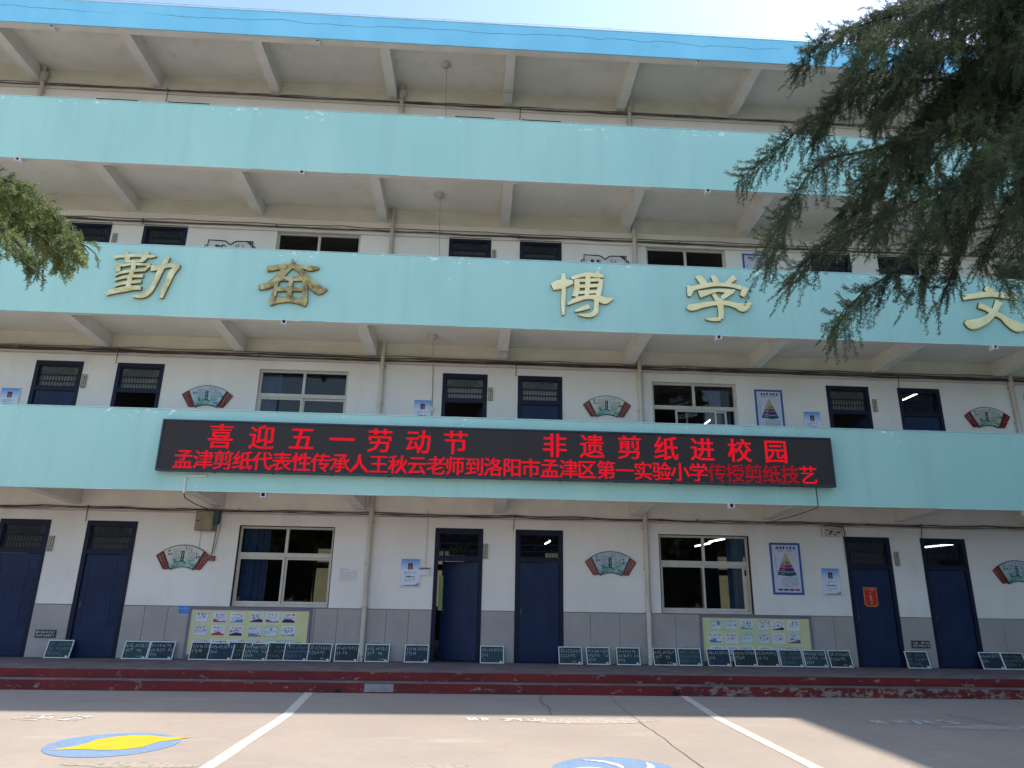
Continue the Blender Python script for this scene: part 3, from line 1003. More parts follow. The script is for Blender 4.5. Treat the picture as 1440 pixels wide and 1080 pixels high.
curtain(-4.93, -4.36, 1.2, 3.05, .24, 'dark blue curtain gathered at the left of the left ground floor window')
curtain(-3.04, -2.93, 1.2, 3.05, .24, 'narrow teal edge of curtain at the right of the left ground floor window')
curtain(5.60, 5.98, 1.2, 3.05, .24, 'blue curtain gathered at the right of the ground floor window with lamp')
curtain(7.2, 7.7, 1.1, 3.0, 6.8, 'blue curtain on the rear side of the right classroom')
curtain(5.45, 5.95, 4.7, 6.55, .24, 'dark curtain at the right of the second floor window with open sash')
curtain(-4.93, -4.5, 4.7, 6.55, .24, 'dark curtain at the left of the second floor window on the left')
# green notice behind the ajar door
mb = MB(); mb.box(-.71, -.62, .30, .31, 1.32, 2.03)
o = mb.build('green_notice', [flat('notice_green', (.35, .45, .20))]); o['label'] = 'tall pale green notice seen through the gap of the ajar door'; o['category'] = 'notice'
mb = MB(); mb.box(-.62, -.1, 3.0, 3.05, 2.60, 2.86)
o = mb.build('white_banner', [flat('banner_white', (.75, .76, .74))]); o['label'] = 'white strip seen through the transom bars of the ajar door'; o['category'] = 'notice'

# ------------------------------------------------------------------ corridor ceiling lamps
M_DOME = mat('lamp_dome', (.55, .50, .44), (.46, .42, .36), scale=5, rough=.4)
for i, (y, zs, lab) in enumerate(((-.97, 14.30, 'round dusty ceiling lamp with pull cord under the roof'), (-.80, 10.70, 'round brownish ceiling lamp with pull cord on the third floor corridor'),
                                  (-.62, 7.20, 'round pale ceiling lamp with pull cord on the second floor corridor'))):
    t = thing('ceiling_lamp', lab, 'lamp', (-1.06, y, zs), 'round corridor ceiling lamps')
    mb = MB(); mb.tube([(0, 0, 0), (0, 0, -.025)], .10, 18)
    mb.build('base', [M_PIPE], t)
    mb = MB(); mb.tube([(0, 0, -.025), (0, 0, -.05), (0, 0, -.085), (0, 0, -.11)], .09, 18, radii=[.125, .12, .085, .02])
    mb.build('shade', [M_DOME], t)
    mb = MB(); mb.tube([(.02, 0, -.09), (.03, .06, -.35), (.035, .14, -.75), (.03, -y - .03, -1.2), (.03, -y - .03, -1.75)], .005, 4)
    mb.build('pull_cord', [M_CABLEG], t)
for k, zz in ((1, 3.40 + 3.5), (3, 13.93)):
    pass

# small beam lamps under the middle beams (pale sockets)
for k, (zb, lab) in enumerate(((6.875, 'small pale junction plate on the middle second floor beam'), (13.92, 'small pale junction plate on the middle beam under the roof'))):
    mb = MB(); mb.box(.43, .62, -.62, -.50, zb - .035, zb - .012 )
    o = mb.build('junction_plate', [M_PIPE]); o['label'] = lab; o['category'] = 'junction plate'

# ------------------------------------------------------------------ gilt characters on the third parapet
M_GOLD = mat('gilt', (.98, .88, .50), (.88, .74, .36), scale=4, rough=.4, metal=.0, spec=.5)
M_GOLDD = mat('gilt_dark', (.52, .42, .16), (.20, .12, .045), scale=7, rough=.5, metal=.3, spec=.5)  # darker, browner gold; pale patches are laid over it at random
layer(M_GOLDD, (.50, .46, .26), lambda nt: noise_thr(nt, 5, .56, .03, detail=7, off=3))
M_GILTS = mat('gilt_side', (.20, .15, .05), (.12, .085, .03), scale=6, rough=.6, metal=.3)


def ribbon(pts, z_scale=.001):
    """smooth a centre line of (x, z, width) in mm into an outline in metres"""
    P = [Vector((a * z_scale, b * z_scale, c * z_scale)) for a, b, c in pts]
    fine = []
    n = len(P)
    for i in range(n - 1):
        p0, p1, p2, p3 = P[max(i - 1, 0)], P[i], P[i + 1], P[min(i + 2, n - 1)]
        for j in range(6):
            t = j / 6
            fine.append(.5 * ((2 * p1) + (-p0 + p2) * t + (2 * p0 - 5 * p1 + 4 * p2 - p3) * t * t + (-p0 + 3 * p1 - 3 * p2 + p3) * t ** 3))
    fine.append(P[-1])
    L, Rr = [], []
    m = len(fine)
    for i, q in enumerate(fine):
        a = fine[max(i - 1, 0)]; b = fine[min(i + 1, m - 1)]
        d = Vector((b.x - a.x, b.y - a.y)); d.normalize()
        nx, nz = -d.y, d.x
        w_ = max(q.z * 1.12 + .006, .010) / 2
        L.append((q.x + nx * w_, q.y + nz * w_)); Rr.append((q.x - nx * w_, q.y - nz * w_))
    # rounded ends
    return Rr, L


LETTERS = {'qin': ('character 勤 in slim gilt clerical script at the left end', M_GOLDD), 'fen': ('character 奋 in dark patchy gilt right of the leftmost one', M_GOLDD),
           'bo': ('character 博 in bright gilt just right of the middle', M_GOLD), 'xue': ('broad character 学 in bright gilt left of the cedar', M_GOLD),
           'wen': ('character 文 in bright gilt right of the cedar, cut by the frame', M_GOLD)}
for key, (cx, cz, strokes) in GLYPHS.items():
    lab, gm = LETTERS[key]
    if key == 'qin':
        gm = MATS.get('gilt_pale') or mat('gilt_pale', (.80, .74, .42), (.56, .48, .22), scale=6, rough=.5, metal=.0, spec=.5)
    mb = MB()
    for si, st in enumerate(strokes):
        Rr, L = ribbon(st)
        yf = -.062 - .0011 * (si % 9)
        b = len(mb.v); n = len(Rr)
        # front strip with a slightly raised spine, sides down to the wall
        ins = .82
        for i in range(n):
            (rx, rz), (lx, lz) = Rr[i], L[i]
            mx, mz = (rx + lx) / 2, (rz + lz) / 2
            mb.v += [(rx, -.004, rz), (rx, yf + .014, rz), (mx + (rx - mx) * ins, yf, mz + (rz - mz) * ins), (mx + (lx - mx) * ins, yf, mz + (lz - mz) * ins), (lx, yf + .014, lz), (lx, -.004, lz)]
        for i in range(n - 1):
            a, c = b + i * 6, b + (i + 1) * 6
            for j in range(5):
                mb.face((a + j, c + j, c + j + 1, a + j + 1), 1 if j in (0, 4) else 0)
        mb.face([b + j for j in range(6)], 1); mb.face([b + (n - 1) * 6 + j for j in reversed(range(6))], 1)
    o = mb.build('gilt_character', [gm, M_GILTS], None, loc=(cx, -1.905, cz))
    o['label'] = lab; o['category'] = 'lettering'; o['group'] = 'gilt characters on the parapet'
    md = o.modifiers.new('n', 'EDGE_SPLIT')

# ------------------------------------------------------------------ LED display
led = thing('led_display', 'long dark LED display with two lines of red Chinese text on the lowest parapet', 'display', (0.545, -1.905, 4.28))
LX, LZ = 6.535, .495
M_LEDB = mat('led_panel', (.040, .034, .032), (.032, .027, .026), scale=30, rough=.7)
M_LEDF = mat('led_frame', (.030, .036, .060), (.020, .024, .042), scale=5, rough=.4, spec=.5)
mb = MB(); mb.box(-LX + .035, LX - .035, -.135, -.03, -LZ + .035, LZ - .035)
mb.build('panel', [M_LEDB], led)
mb = MB()
mb.box(-LX, LX, -.150, -.02, -LZ, -LZ + .034); mb.box(-LX, LX, -.150, -.02, LZ - .034, LZ)
mb.box(-LX, -LX + .034, -.150, -.02, -LZ + .035, LZ - .035); mb.box(LX - .034, LX, -.150, -.02, -LZ + .035, LZ - .035)
bevel(mb.build('frame', [M_LEDF], led), .008)
mb = MB()
for i in range(1, 12):
    x = -LX + i * 2 * LX / 12
    mb.box(x - .03, x + .03, -.02, -.001, -LZ + .05, LZ - .05)
    mb.box(x - .012, x + .012, -.12, -.10, -LZ - .022, -LZ - .001)
mb.build('bracket', [M_BLACK], led)


def led_mat(name, strength, thr):
    m = bpy.data.materials.new(name); m.use_nodes = True
    nt = m.node_tree; b = nt.nodes['Principled BSDF']
    b.inputs['Base Color'].default_value = (.05, .006, .008, 1); b.inputs['Specular IOR Level'].default_value = 0.05
    tc = nd(nt, 'ShaderNodeTexCoord'); s = nd(nt, 'ShaderNodeSeparateXYZ')
    nt.links.new(tc.outputs['Object'], s.inputs[0])
    # rows of diodes
    fz = math_node(nt, 'FRACT', math_node(nt, 'MULTIPLY', s.outputs['Z'], 1 / .0215))
    row = math_node(nt, 'LESS_THAN', fz, thr)
    no = nd(nt, 'ShaderNodeTexNoise'); no.inputs['Scale'].default_value = 40
    nt.links.new(tc.outputs['Object'], no.inputs['Vector'])
    v = math_node(nt, 'MULTIPLY', row, strength)
    v = math_node(nt, 'MULTIPLY', v, math_node(nt, 'ADD', no.outputs['Fac'], .5))
    b.inputs['Emission Color'].default_value = (1.0, .004, .018, 1)
    nt.links.new(v, b.inputs['Emission Strength'])
    return m


M_LED = led_mat('led_red', .42, .72)
M_LEDD = led_mat('led_red_dim', .36, .36)
R1 = [('喜', -4.87), ('迎', -4.10), ('五', -3.34), ('一', -2.58), ('劳', -1.86), ('动', -1.12), ('节', -.40), ('非', 1.53), ('遗', 2.26), ('剪', 3.00), ('纸', 3.73), ('进', 4.45), ('校', 5.20), ('园', 5.93)]
for ch, x in R1:
    me = text_mesh(ch, .50); me.materials.clear(); me.materials.append(M_LED)
    link('red_character', me, led, (x - .545, -.1375, .475 - .285))
R2 = '孟津剪纸代表性传承人王秋云老师到洛阳市孟津区第一实验小学传授剪纸技艺'
pit = 12.40 / 34
for i, ch in enumerate(R2):
    me = text_mesh(ch, .385); me.materials.clear(); me.materials.append(M_LEDD if 28 < i < 32 or i in (28, 32) else M_LED)
    link('red_character', me, led, (-5.68 + pit * (i + .5) - .545, -.1375, 4.012 - 4.28))

# ------------------------------------------------------------------ fan-shaped culture boards
M_FRED = flat('fan_red', (.26, .028, .022), rough=.5)
M_FBLK = flat('fan_edge', (.03, .022, .02), rough=.5)
M_INK = flat('ink', (.05, .055, .06))
M_INKB = flat('ink_blue', (.03, .07, .16))


def fan_paper(name, c1, c2, c3):
    m = mat(name, c1, tuple(c * .92 for c in c1), scale=5, rough=.35, spec=.5)
    def low(nt):
        z = math_node(nt, 'MULTIPLY', obj_z(nt), -1.4)
        return noise_thr(nt, 5.0, .50, .2, stretch=(1, 1, 2.2), detail=5, add=z)
    layer(m, c2, low)
    def ink(nt):
        z = math_node(nt, 'MULTIPLY', obj_z(nt), -.9)
        return noise_thr(nt, 9.0, .66, .06, stretch=(1, 1, 1.5), detail=6, add=z, off=4)
    layer(m, c3, ink)
    return m


FP = [fan_paper('fan_paper_green', (.62, .62, .56), (.20, .42, .34), (.05, .14, .12)), fan_paper('fan_paper_blue', (.42, .52, .56), (.16, .36, .36), (.03, .10, .10)),
      fan_paper('fan_paper_grey', (.50, .52, .48), (.22, .34, .28), (.06, .10, .08))]


def make_fan(x, z, label, paper, seed):
    t = thing('fan_board', label, 'fan board', (x, 0, z), 'fan shaped culture boards on the wall')
    n = 18
    top = [(-.42 + .84 * i / n, .12 + .125 * (1 - ((i / n - .5) * 2) ** 2)) for i in range(n + 1)]
    bot = [(.235 - .47 * i / n, -.27 + .062 * (1 - ((i / n - .5) * 2) ** 2)) for i in range(n + 1)]
    mb = MB(); mb.prism(bot[::-1] + top[::-1], -.030, -.004)
    mb.build('backing', [M_FBLK], t)
    s = .965
    ins = [(a * s, (b - .0) * .94) for a, b in bot[::-1] + top[::-1]]
    mb = MB(); mb.prism(ins, -.034, -.031)
    mb.build('picture', [FP[paper]], t)
    mb = MB()
    scribble(mb, -.21, -.06, -.08, .16, 7, 5, -.0355, .004, 0, seed, density=4)
    scribble(mb, .08, .24, -.12, .10, 7, 5, -.0355, .004, 0, seed + 1, density=4)
    scribble(mb, -.32, -.27, .02, .15, 2, 1, -.0355, .009, 1, seed + 2, density=7)
    scribble(mb, .25, .30, -.04, .10, 2, 1, -.0355, .009, 1, seed + 3, density=7)
    ts = MB(); ts.box(-.045, .02, -.0372, -.0345, -.09, .12)
    scribble(ts, -.035, .01, -.08, .11, 5, 1, -.0378, .005, 1, seed + 4, density=5)
    ts.build('title_strip', [M_BLACK, M_WHITE], t)
    r = random.Random(seed)
    for j in range(7):   # bamboo twigs
        x0 = r.uniform(.0, .22)
        mb.stroke(x0, .225 - x0 * .25, x0 + r.uniform(-.06, .08), .10 + r.uniform(-.03, .05), .005, -.0356 - .0001 * j, 0)
    mb.build('print', [M_INK, M_INKB], t, kind='stuff')
    for sx in (-1, 1):
        wv = MB()
        A, B, Cc, D = (sx * .43, .105), (sx * .548, .018), (sx * .375, -.25), (sx * .272, -.245)
        def seg(p, q, w_):
            (x0, z0), (x1, z1) = p, q
            dx, dz = x1 - x0, z1 - z0; L = math.hypot(dx, dz); nx, nz = -dz / L * w_ / 2, dx / L * w_ / 2
            q4 = [(x0 - nx, z0 - nz), (x1 - nx, z1 - nz), (x1 + nx, z1 + nz), (x0 + nx, z0 + nz)]
            wv.prism(q4, -.030 + seg.k * .0004, -.004); seg.k = (seg.k + 1) % 9
        seg.k = 0
        for p_, q_ in ((A, B), (B, Cc), (Cc, D), (D, A)):
            seg(p_, q_, .017)
        N = 7
        lerp = lambda p_, q_, t_: (p_[0] + (q_[0] - p_[0]) * t_, p_[1] + (q_[1] - p_[1]) * t_)
        mid0, mid1 = lerp(A, B, .5), lerp(D, Cc, .5)
        seg(mid0, mid1, .008)
        for i in range(N):
            a0, a1 = i / N, (i + 1) / N
            seg(lerp(A, D, a0), lerp(mid0, mid1, a1), .008); seg(lerp(mid0, mid1, a1), lerp(B, Cc, a0), .008)
            seg(lerp(A, D, a1), lerp(B, Cc, a1), .007)
        wv.build('lattice_wing', [M_FRED], t)


make_fan(-6.03, 2.31, 'white and green fan board on the ground floor, under the meter box', 0, 11)
make_fan(2.965, 2.35, 'blue green fan board on the ground floor, right of the middle doors', 1, 21)
make_fan(12.05, 2.33, 'blue green fan board on the ground floor, cut by the right edge', 1, 31)
make_fan(-6.03, 5.80, 'pale blue fan board on the second floor, left of the left window', 1, 41)
make_fan(2.97, 5.85, 'pale green fan board on the second floor, right of the middle doors', 0, 51)
make_fan(12.03, 5.86, 'grey green fan board at the right end of the second floor', 2, 61)

# ------------------------------------------------------------------ open-book signs on the third floor
M_BPAGE = flat('book_page', (.66, .66, .64))


def make_book(x, ztop, label, seed):
    t = thing('book_sign', label, 'sign', (x, 0, ztop), 'open book signs on the third floor')
    hw = .52
    def edge(sx):
        pts = [(0, -.10)]
        for i in range(7):
            u = i / 6
            pts.append((sx * (.02 + .14 * u), -.10 + .085 * math.sin(u * math.pi / 2)))
        pts += [(sx * hw, -.005), (sx * hw, -.42), (0, -.50)]
        return pts
    mb = MB()
    for sx in (-1, 1):
        e = edge(sx)
        if sx > 0: e = e[::-1]
        mb.prism(e[::1] if sx > 0 else e[::1], -.02 - .001 * (sx > 0), -.004)
    mb.build('pages', [M_BPAGE], t)
    ol = MB()
    for sx in (-1, 1):
        e = edge(sx)
        pp = [(a, -.028, b) for a, b in e]
        ol.tube(pp, .014, 5)
        ol.tube([(sx * hw, -.026, -.12), (sx * (hw + .06), -.026, -.15), (sx * (hw + .06), -.026, -.52), (0, -.026, -.58)], .014, 5)
    ol.build('outline', [M_BLACK], t)
    pr = MB()
    scribble(pr, -.38, -.08, -.38, -.10, 2, 2, -.0215, .022, 0, seed, density=8, ragged=False)
    scribble(pr, .12, .42, -.22, -.05, 1, 6, -.0225, .006, 0, seed + 1, density=6)
    scribble(pr, .10, .44, -.40, -.22, 4, 10, -.0225, .004, 0, seed + 2, density=4)
    pr.poly([(.36, -.02), (.50, -.02), (.50, -.14), (.43, -.07)], -.0228, 0)
    pr.build('print', [M_INK], t, kind='stuff')


make_book(-6.02, 9.665, 'black outlined open book sign on the third floor, left of the left window', 5)
make_book(3.01, 9.68, 'black outlined open book sign on the third floor, right of the middle doors', 8)

# ------------------------------------------------------------------ posters and notices
M_PFRAME = flat('poster_frame_blue', (.035, .10, .36), rough=.4)
M_PSHEET = flat('poster_sheet', (.58, .60, .72), rough=.35)
PYR = [flat('pyr_%s' % n, c) for n, c in (('top', (.45, .30, .32)), ('orange', (.55, .35, .12)), ('green', (.14, .30, .08)), ('crimson', (.40, .04, .07)), ('violet', (.06, .045, .20)), ('dark', (.03, .10, .10)))]


def health_poster(x0, x1, z0, z1, label, seed):
    w_, h_ = x1 - x0, z1 - z0
    t = thing('health_poster', label, 'poster', ((x0 + x1) / 2, 0, z0), 'blue framed pyramid posters')
    hw = w_ / 2
    mb = MB()
    fw = .045
    mb.box(-hw, hw, -.022, -.003, 0, fw); mb.box(-hw, hw, -.022, -.003, h_ - fw, h_)
    mb.box(-hw, -hw + fw, -.022, -.003, fw, h_ - fw); mb.box(hw - fw, hw, -.022, -.003, fw, h_ - fw)
    bevel(mb.build('frame', [M_PFRAME], t), .004)
    mb = MB(); mb.box(-hw + fw, hw - fw, -.016, -.004, fw, h_ - fw)
    mb.build('sheet', [M_PSHEET], t)
    pr = MB(); y = -.0175
    scribble(pr, -hw * .62, hw * .72, h_ * .86, h_ * .94, 1, 6, y, .012, 0, seed, density=8, ragged=False)
    scribble(pr, -hw * .5, hw * .5, h_ * .83, h_ * .855, 1, 14, y, .006, 0, seed + 1, density=4, ragged=False)
    lv = [.80, .72, .655, .585, .52, .445, .37]
    for i in range(6):
        zt_, zb_ = h_ * lv[i] - .003, h_ * lv[i + 1] + .006
        wt = hw * .62 * (h_ * .80 - zt_) / (h_ * .43) + .008; wb_ = hw * .62 * (h_ * .80 - zb_) / (h_ * .43) + .008
        if i == 5: sag = .03
        else: sag = .014
        pr.poly([(-wb_, zb_), (wb_ * .25, zb_ - sag), (wb_, zb_), (wt, zt_), (wt * .25, zt_ - sag * .6), (-wt, zt_)], y, 1 + i)
        scribble(pr, -wb_ * .7, wb_ * .1, zb_, zt_ - .012, 1, 3, y - .0006, .006, 7, seed + i, density=3)
    scribble(pr, -hw * .35, hw * .7, h_ * .14, h_ * .33, 6, 16, y, .005, 0, seed + 9, density=3)
    scribble(pr, -hw * .72, -hw * .62, h_ * .42, h_ * .74, 8, 1, y, .006, 4, seed + 10, density=4)
    for j in range(4):
        a = -hw * .66 + j * hw * .37
        pr.rect(a, a + hw * .31, h_ * .075, h_ * .11, y, 5 if j != 3 else 4)
    pr.build('print', [M_INKB] + PYR + [M_WHITE], t, kind='stuff')


health_poster(6.49, 7.17, 1.76, 2.85, 'tall blue framed poster with a coloured pyramid on the ground floor wall', 3)
health_poster(6.46, 7.12, 5.27, 6.36, 'tall blue framed pyramid poster on the second floor, above the display end', 4)
health_poster(6.46, 7.12, 8.80, 9.89, 'blue framed pyramid poster on the third floor, mostly behind the parapet', 5)

M_NSKY = mat('notice_sky', (.12, .32, .72), (.10, .28, .66), scale=3, rough=.35)
layer(M_NSKY, (.68, .74, .86), lambda nt: math_node(nt, 'DIVIDE', math_node(nt, 'SUBTRACT', .56, obj_z(nt)), .22, clamp=True))
M_PORT = mat('portrait_dark', (.10, .035, .04), (.03, .03, .06), scale=22, rough=.5)
M_PORTB = mat('portrait_blue', (.05, .06, .10), (.02, .02, .035), scale=22, rough=.5)
M_SILVER = flat('frame_silver', (.72, .74, .78), rough=.35)


def notice(x, z0, label, seed, port=None):
    w_, h_ = .42, .59
    t = thing('notice_board', label, 'notice', (x, 0, z0), 'small framed portrait notices')
    hw = w_ / 2; fw = .018
    mb = MB()
    mb.box(-hw, hw, -.026, -.003, 0, fw); mb.box(-hw, hw, -.026, -.003, h_ - fw, h_)
    mb.box(-hw, -hw + fw, -.026, -.003, fw, h_ - fw); mb.box(hw - fw, hw, -.026, -.003, fw, h_ - fw)
    bevel(mb.build('frame', [M_SILVER], t), .003)
    mb = MB(); mb.box(-hw + fw, hw - fw, -.018, -.004, fw, h_ - fw)
    mb.build('sheet', [M_NSKY], t)
    pr = MB(); y = -.0195
    pr.rect(-.05, .05, .36, .49, y, 1)
    pr.poly([(-.028, .36), (.028, .36), (.022, .41), (.016, .455), (-.014, .455), (-.022, .41)], y - .0008, 2)
    scribble(pr, -.05, .05, .325, .35, 1, 4, y, .005, 0, seed, density=4)
    scribble(pr, -.13, .12, .25, .32, 2, 8, y, .005, 0, seed + 1, density=4)
    scribble(pr, -.10, .10, .195, .235, 1, 6, y, .010, 0, seed + 2, density=6, ragged=False)
    scribble(pr, -.12, .12, .10, .18, 3, 12, y, .0035, 0, seed + 3, density=3)
    pr.poly([(-hw + fw, fw), (hw - fw, fw), (hw - fw, .10), (.10, .05), (-.08, .045)], y, 3)
    pr.build('print', [M_INKB, port or M_PORT, flat('skin_print', (.30, .17, .13)), flat('print_grey', (.25, .28, .33))], t, kind='stuff')


notice(-1.31, 1.78, 'small blue framed portrait notice on the ground floor, left of the ajar door', 4)
notice(7.79, 1.75, 'small blue framed portrait notice on the ground floor, right of the pyramid poster', 6, M_PORTB)
notice(-1.24, 5.28, 'small framed portrait notice on the second floor, left of the middle doors', 9)
notice(7.78, 5.28, 'small framed portrait notice on the second floor, right of the pyramid poster', 12)
notice(-10.28, 5.27, 'small framed portrait notice at the left end of the second floor', 15, M_PORTB)
# paper calendar
t = thing('paper_calendar', 'plain white paper timetable taped to the wall right of the left window', 'paper', (-2.60, 0, 1.87))
mb = MB(); mb.box(-.20, .20, -.006, -.002, 0, .27); mb.build('sheet', [flat('paper_white', (.74, .72, .70))], t)
mb = MB(); scribble(mb, -.17, .17, .02, .21, 6, 8, -.0068, .003, 0, 5, density=4); scribble(mb, -.17, .05, .225, .26, 1, 7, -.0068, .007, 0, 6, density=5)
for i in range(5): mb.rect(-.18, .18, .03 + i * .04, .0325 + i * .04, -.0066, 0)
mb.build('print', [flat('print_pale', (.42, .40, .42))], t, kind='stuff')
# vertical door plates
PL = [(-8.765, 2.37, 'ground floor door plate right of the leftmost door'), (.265, 2.39, 'ground floor door plate right of the ajar middle door'), (9.34, 2.40, 'ground floor door plate right of the door with the red pennant'),
      (-8.765, 5.90, 'second floor door plate right of the leftmost door'), (.285, 5.89, 'second floor door plate right of the open middle door'), (9.33, 5.90, 'second floor door plate right of the open door on the right'),
      (-8.73, 9.42, 'third floor door plate near the left tree'), (.285, 9.40, 'third floor door plate right of the middle left door')]
mb = MB(); mb.box(-.045, .045, -.02, -.002, 0, .31); me_pl = mb.mesh('plate', [mat('plate_cream', (.48, .44, .34), (.36, .33, .26), scale=12, rough=.5)])
mb = MB(); scribble(mb, -.03, .03, .02, .29, 5, 1, -.0208, .008, 0, 3, density=6, ragged=False); me_plp = mb.mesh('print', [M_INK])
mb = MB()
for q in ((-.05, .05, 0, .008), (-.05, .05, .302, .31)): mb.box(q[0], q[1], -.026, -.0205, q[2], q[3])
for q in ((-.05, -.042, .008, .302), (.042, .05, .008, .302)): mb.box(q[0], q[1], -.026, -.0205, q[2], q[3])
me_plf = mb.mesh('frame', [flat('plate_frame', (.12, .11, .09))])
for x, z, lab in PL:
    t = thing('door_plate', 'narrow upright cream ' + lab, 'door plate', (x, 0, z), 'upright door plates')
    link('plate', me_pl, t); link('print', me_plp, t); link('frame', me_plf, t)
# low black and white nameplates by the floor
for x, z, lab in ((-8.50, .69, 'small black and white plate low on the dado between the two left doors'), (9.595, .715, 'small black and white plate low on the dado between the two right doors')):
    t = thing('low_plate', lab, 'plate', (x, 0, z), 'low black and white plates')
    mb = MB(); mb.box(-.20, .20, -.032, -.0165, 0, .15); mb.build('plate', [flat('plate_black', (.05, .05, .055))], t)
    mb = MB(); scribble(mb, -.18, .18, .015, .135, 2, 8, -.0328, .011, 0, int(x * 7), density=6, ragged=False); mb.build('print', [M_WHITE], t, kind='stuff')
# blue plate
t = thing('blue_plate', 'small bright blue plate above the yellow display board on the left', 'plate', (-5.83, 0, 1.20))
mb = MB(); mb.box(-.13, .13, -.032, -.0225, 0, .13); bevel(mb.build('plate', [flat('plate_blue', (.02, .22, .75), rough=.4)], t), .006)
mb = MB(); scribble(mb, -.11, .11, .02, .11, 2, 6, -.0328, .006, 0, 3, density=4, ragged=False); mb.build('print', [flat('print_lightblue', (.35, .6, .85))], t, kind='stuff')
# red pennant on the door
t = thing('red_pennant', 'red award pennant with gold edge hung on the navy door on the right', 'pennant', (8.655, 0, 1.54))
mb = MB(); mb.prism([(-.15, .04), (-.10, 0), (.10, 0), (.15, .04), (.15, .40), (-.15, .40)], .004, .012)
mb.build('cloth', [flat('pennant_gold', (.60, .28, .05))], t)
mb = MB(); mb.prism([(-.13, .05), (-.09, .02), (.09, .02), (.13, .05), (.13, .385), (-.13, .385)], .000, .0035)
mb.build('field', [flat('pennant_red', (.55, .03, .02))], t)
mb = MB(); scribble(mb, -.10, .10, .335, .37, 1, 6, -.0008, .008, 0, 2, density=4, ragged=False); scribble(mb, -.035, .035, .05, .31, 4, 1, -.0008, .011, 0, 9, density=8, ragged=False)
mb.build('print', [flat('print_goldpale', (.75, .60, .35))], t, kind='stuff')
t.location = (8.655, .012, 1.54)
# meter box
t = thing('meter_box', 'weathered beige meter box on the wall above the left fan board', 'electric box', (-5.62, 0, 2.84))
mb = MB(); mb.box(-.20, .16, -.22, -.002, 0, .40); bevel(mb.build('case', [mat('box_beige', (.30, .25, .17), (.22, .18, .12), scale=6, rough=.6)], t), .006)
mb = MB(); mb.box(-.17, .13, -.229, -.2205, .02, .38); mb.box(-.16, -.11, -.236, -.2295, .19, .21, 1); bevel(mb.build('door', [mat('box_beige2', (.33, .28, .18), (.25, .21, .14), scale=5, rough=.6), M_BLACK], t), .003)
mb = MB(); mb.prism([(.10, .40), (.20, .14), (.24, .18), (.24, .42), (.10, .42)], -.18, -.01);
mb.build('torn_cover', [flat('tarp_teal', (.05, .12, .13))], t)
mb = MB()
mb.tube([(.18, -.03, .40), (.19, -.02, .1), (.17, -.02, -.30), (.15, -.02, -.55)], .010, 5)
mb.tube([(.25, -.03, .42), (.26, -.02, .1), (.20, -.02, -.45)], .006, 5)
mb.tube([(-.12, -.02, 0), (-.12, -.015, -.33)], .004, 4)
mb.build('lead', [M_CABLEG], t)
mb = MB(); mb.box(-5.50, -5.38, -.05, -.002, 2.24, 2.34)
o = mb.build('socket_box', [flat('socket_red', (.22, .10, .08))]); o['label'] = 'small reddish socket box at the right tip of the left fan board'; o['category'] = 'socket'
# cable frame with fittings above the right door
t = thing('wiring_board', 'white wiring board with dark fittings above the door with the red pennant', 'electric box', (7.95, 0, 3.0))
mb = MB(); mb.box(-.17, .20, -.035, -.002, 0, .21); mb.box(-.26, -.22, -.02, -.002, .0, .24); bevel(mb.build('board', [mat('board_white', (.62, .58, .52), (.48, .45, .38), scale=8)], t), .004)
mb = MB()
r = random.Random(3)
for i in range(7):
    x, z = r.uniform(-.13, .14), r.uniform(.04, .17)
    mb.box(x - .018, x + .018, -.052 - i * .0005, -.036, z - .014, z + .014)
mb.tube([(-.2, -.05, .24), (0, -.06, .235), (.24, -.05, .22), (.27, -.04, .05), (.22, -.02, -.02)], .012, 5)
mb.build('fitting', [flat('fitting_dark', (.06, .05, .045))], t)

# ------------------------------------------------------------------ yellow display boards with pupils' drawings
M_DBF = flat('display_frame', (.20, .17, .24))
M_DBY = mat('display_yellow', (.66, .66, .34), (.60, .60, .30), scale=4, rough=.6)
M_SH = [flat('drawing_sheet_a', (.74, .74, .80)), flat('drawing_sheet_b', (.64, .74, .74)), flat('drawing_sheet_c', (.74, .68, .76))]
DC = [flat('crayon_green', (.10, .28, .16)), flat('crayon_blue', (.12, .24, .48)), flat('crayon_violet', (.20, .10, .22)), flat('crayon_red', (.45, .06, .06)), flat('crayon_black', (.04, .04, .05)), flat('crayon_teal', (.10, .34, .34))]


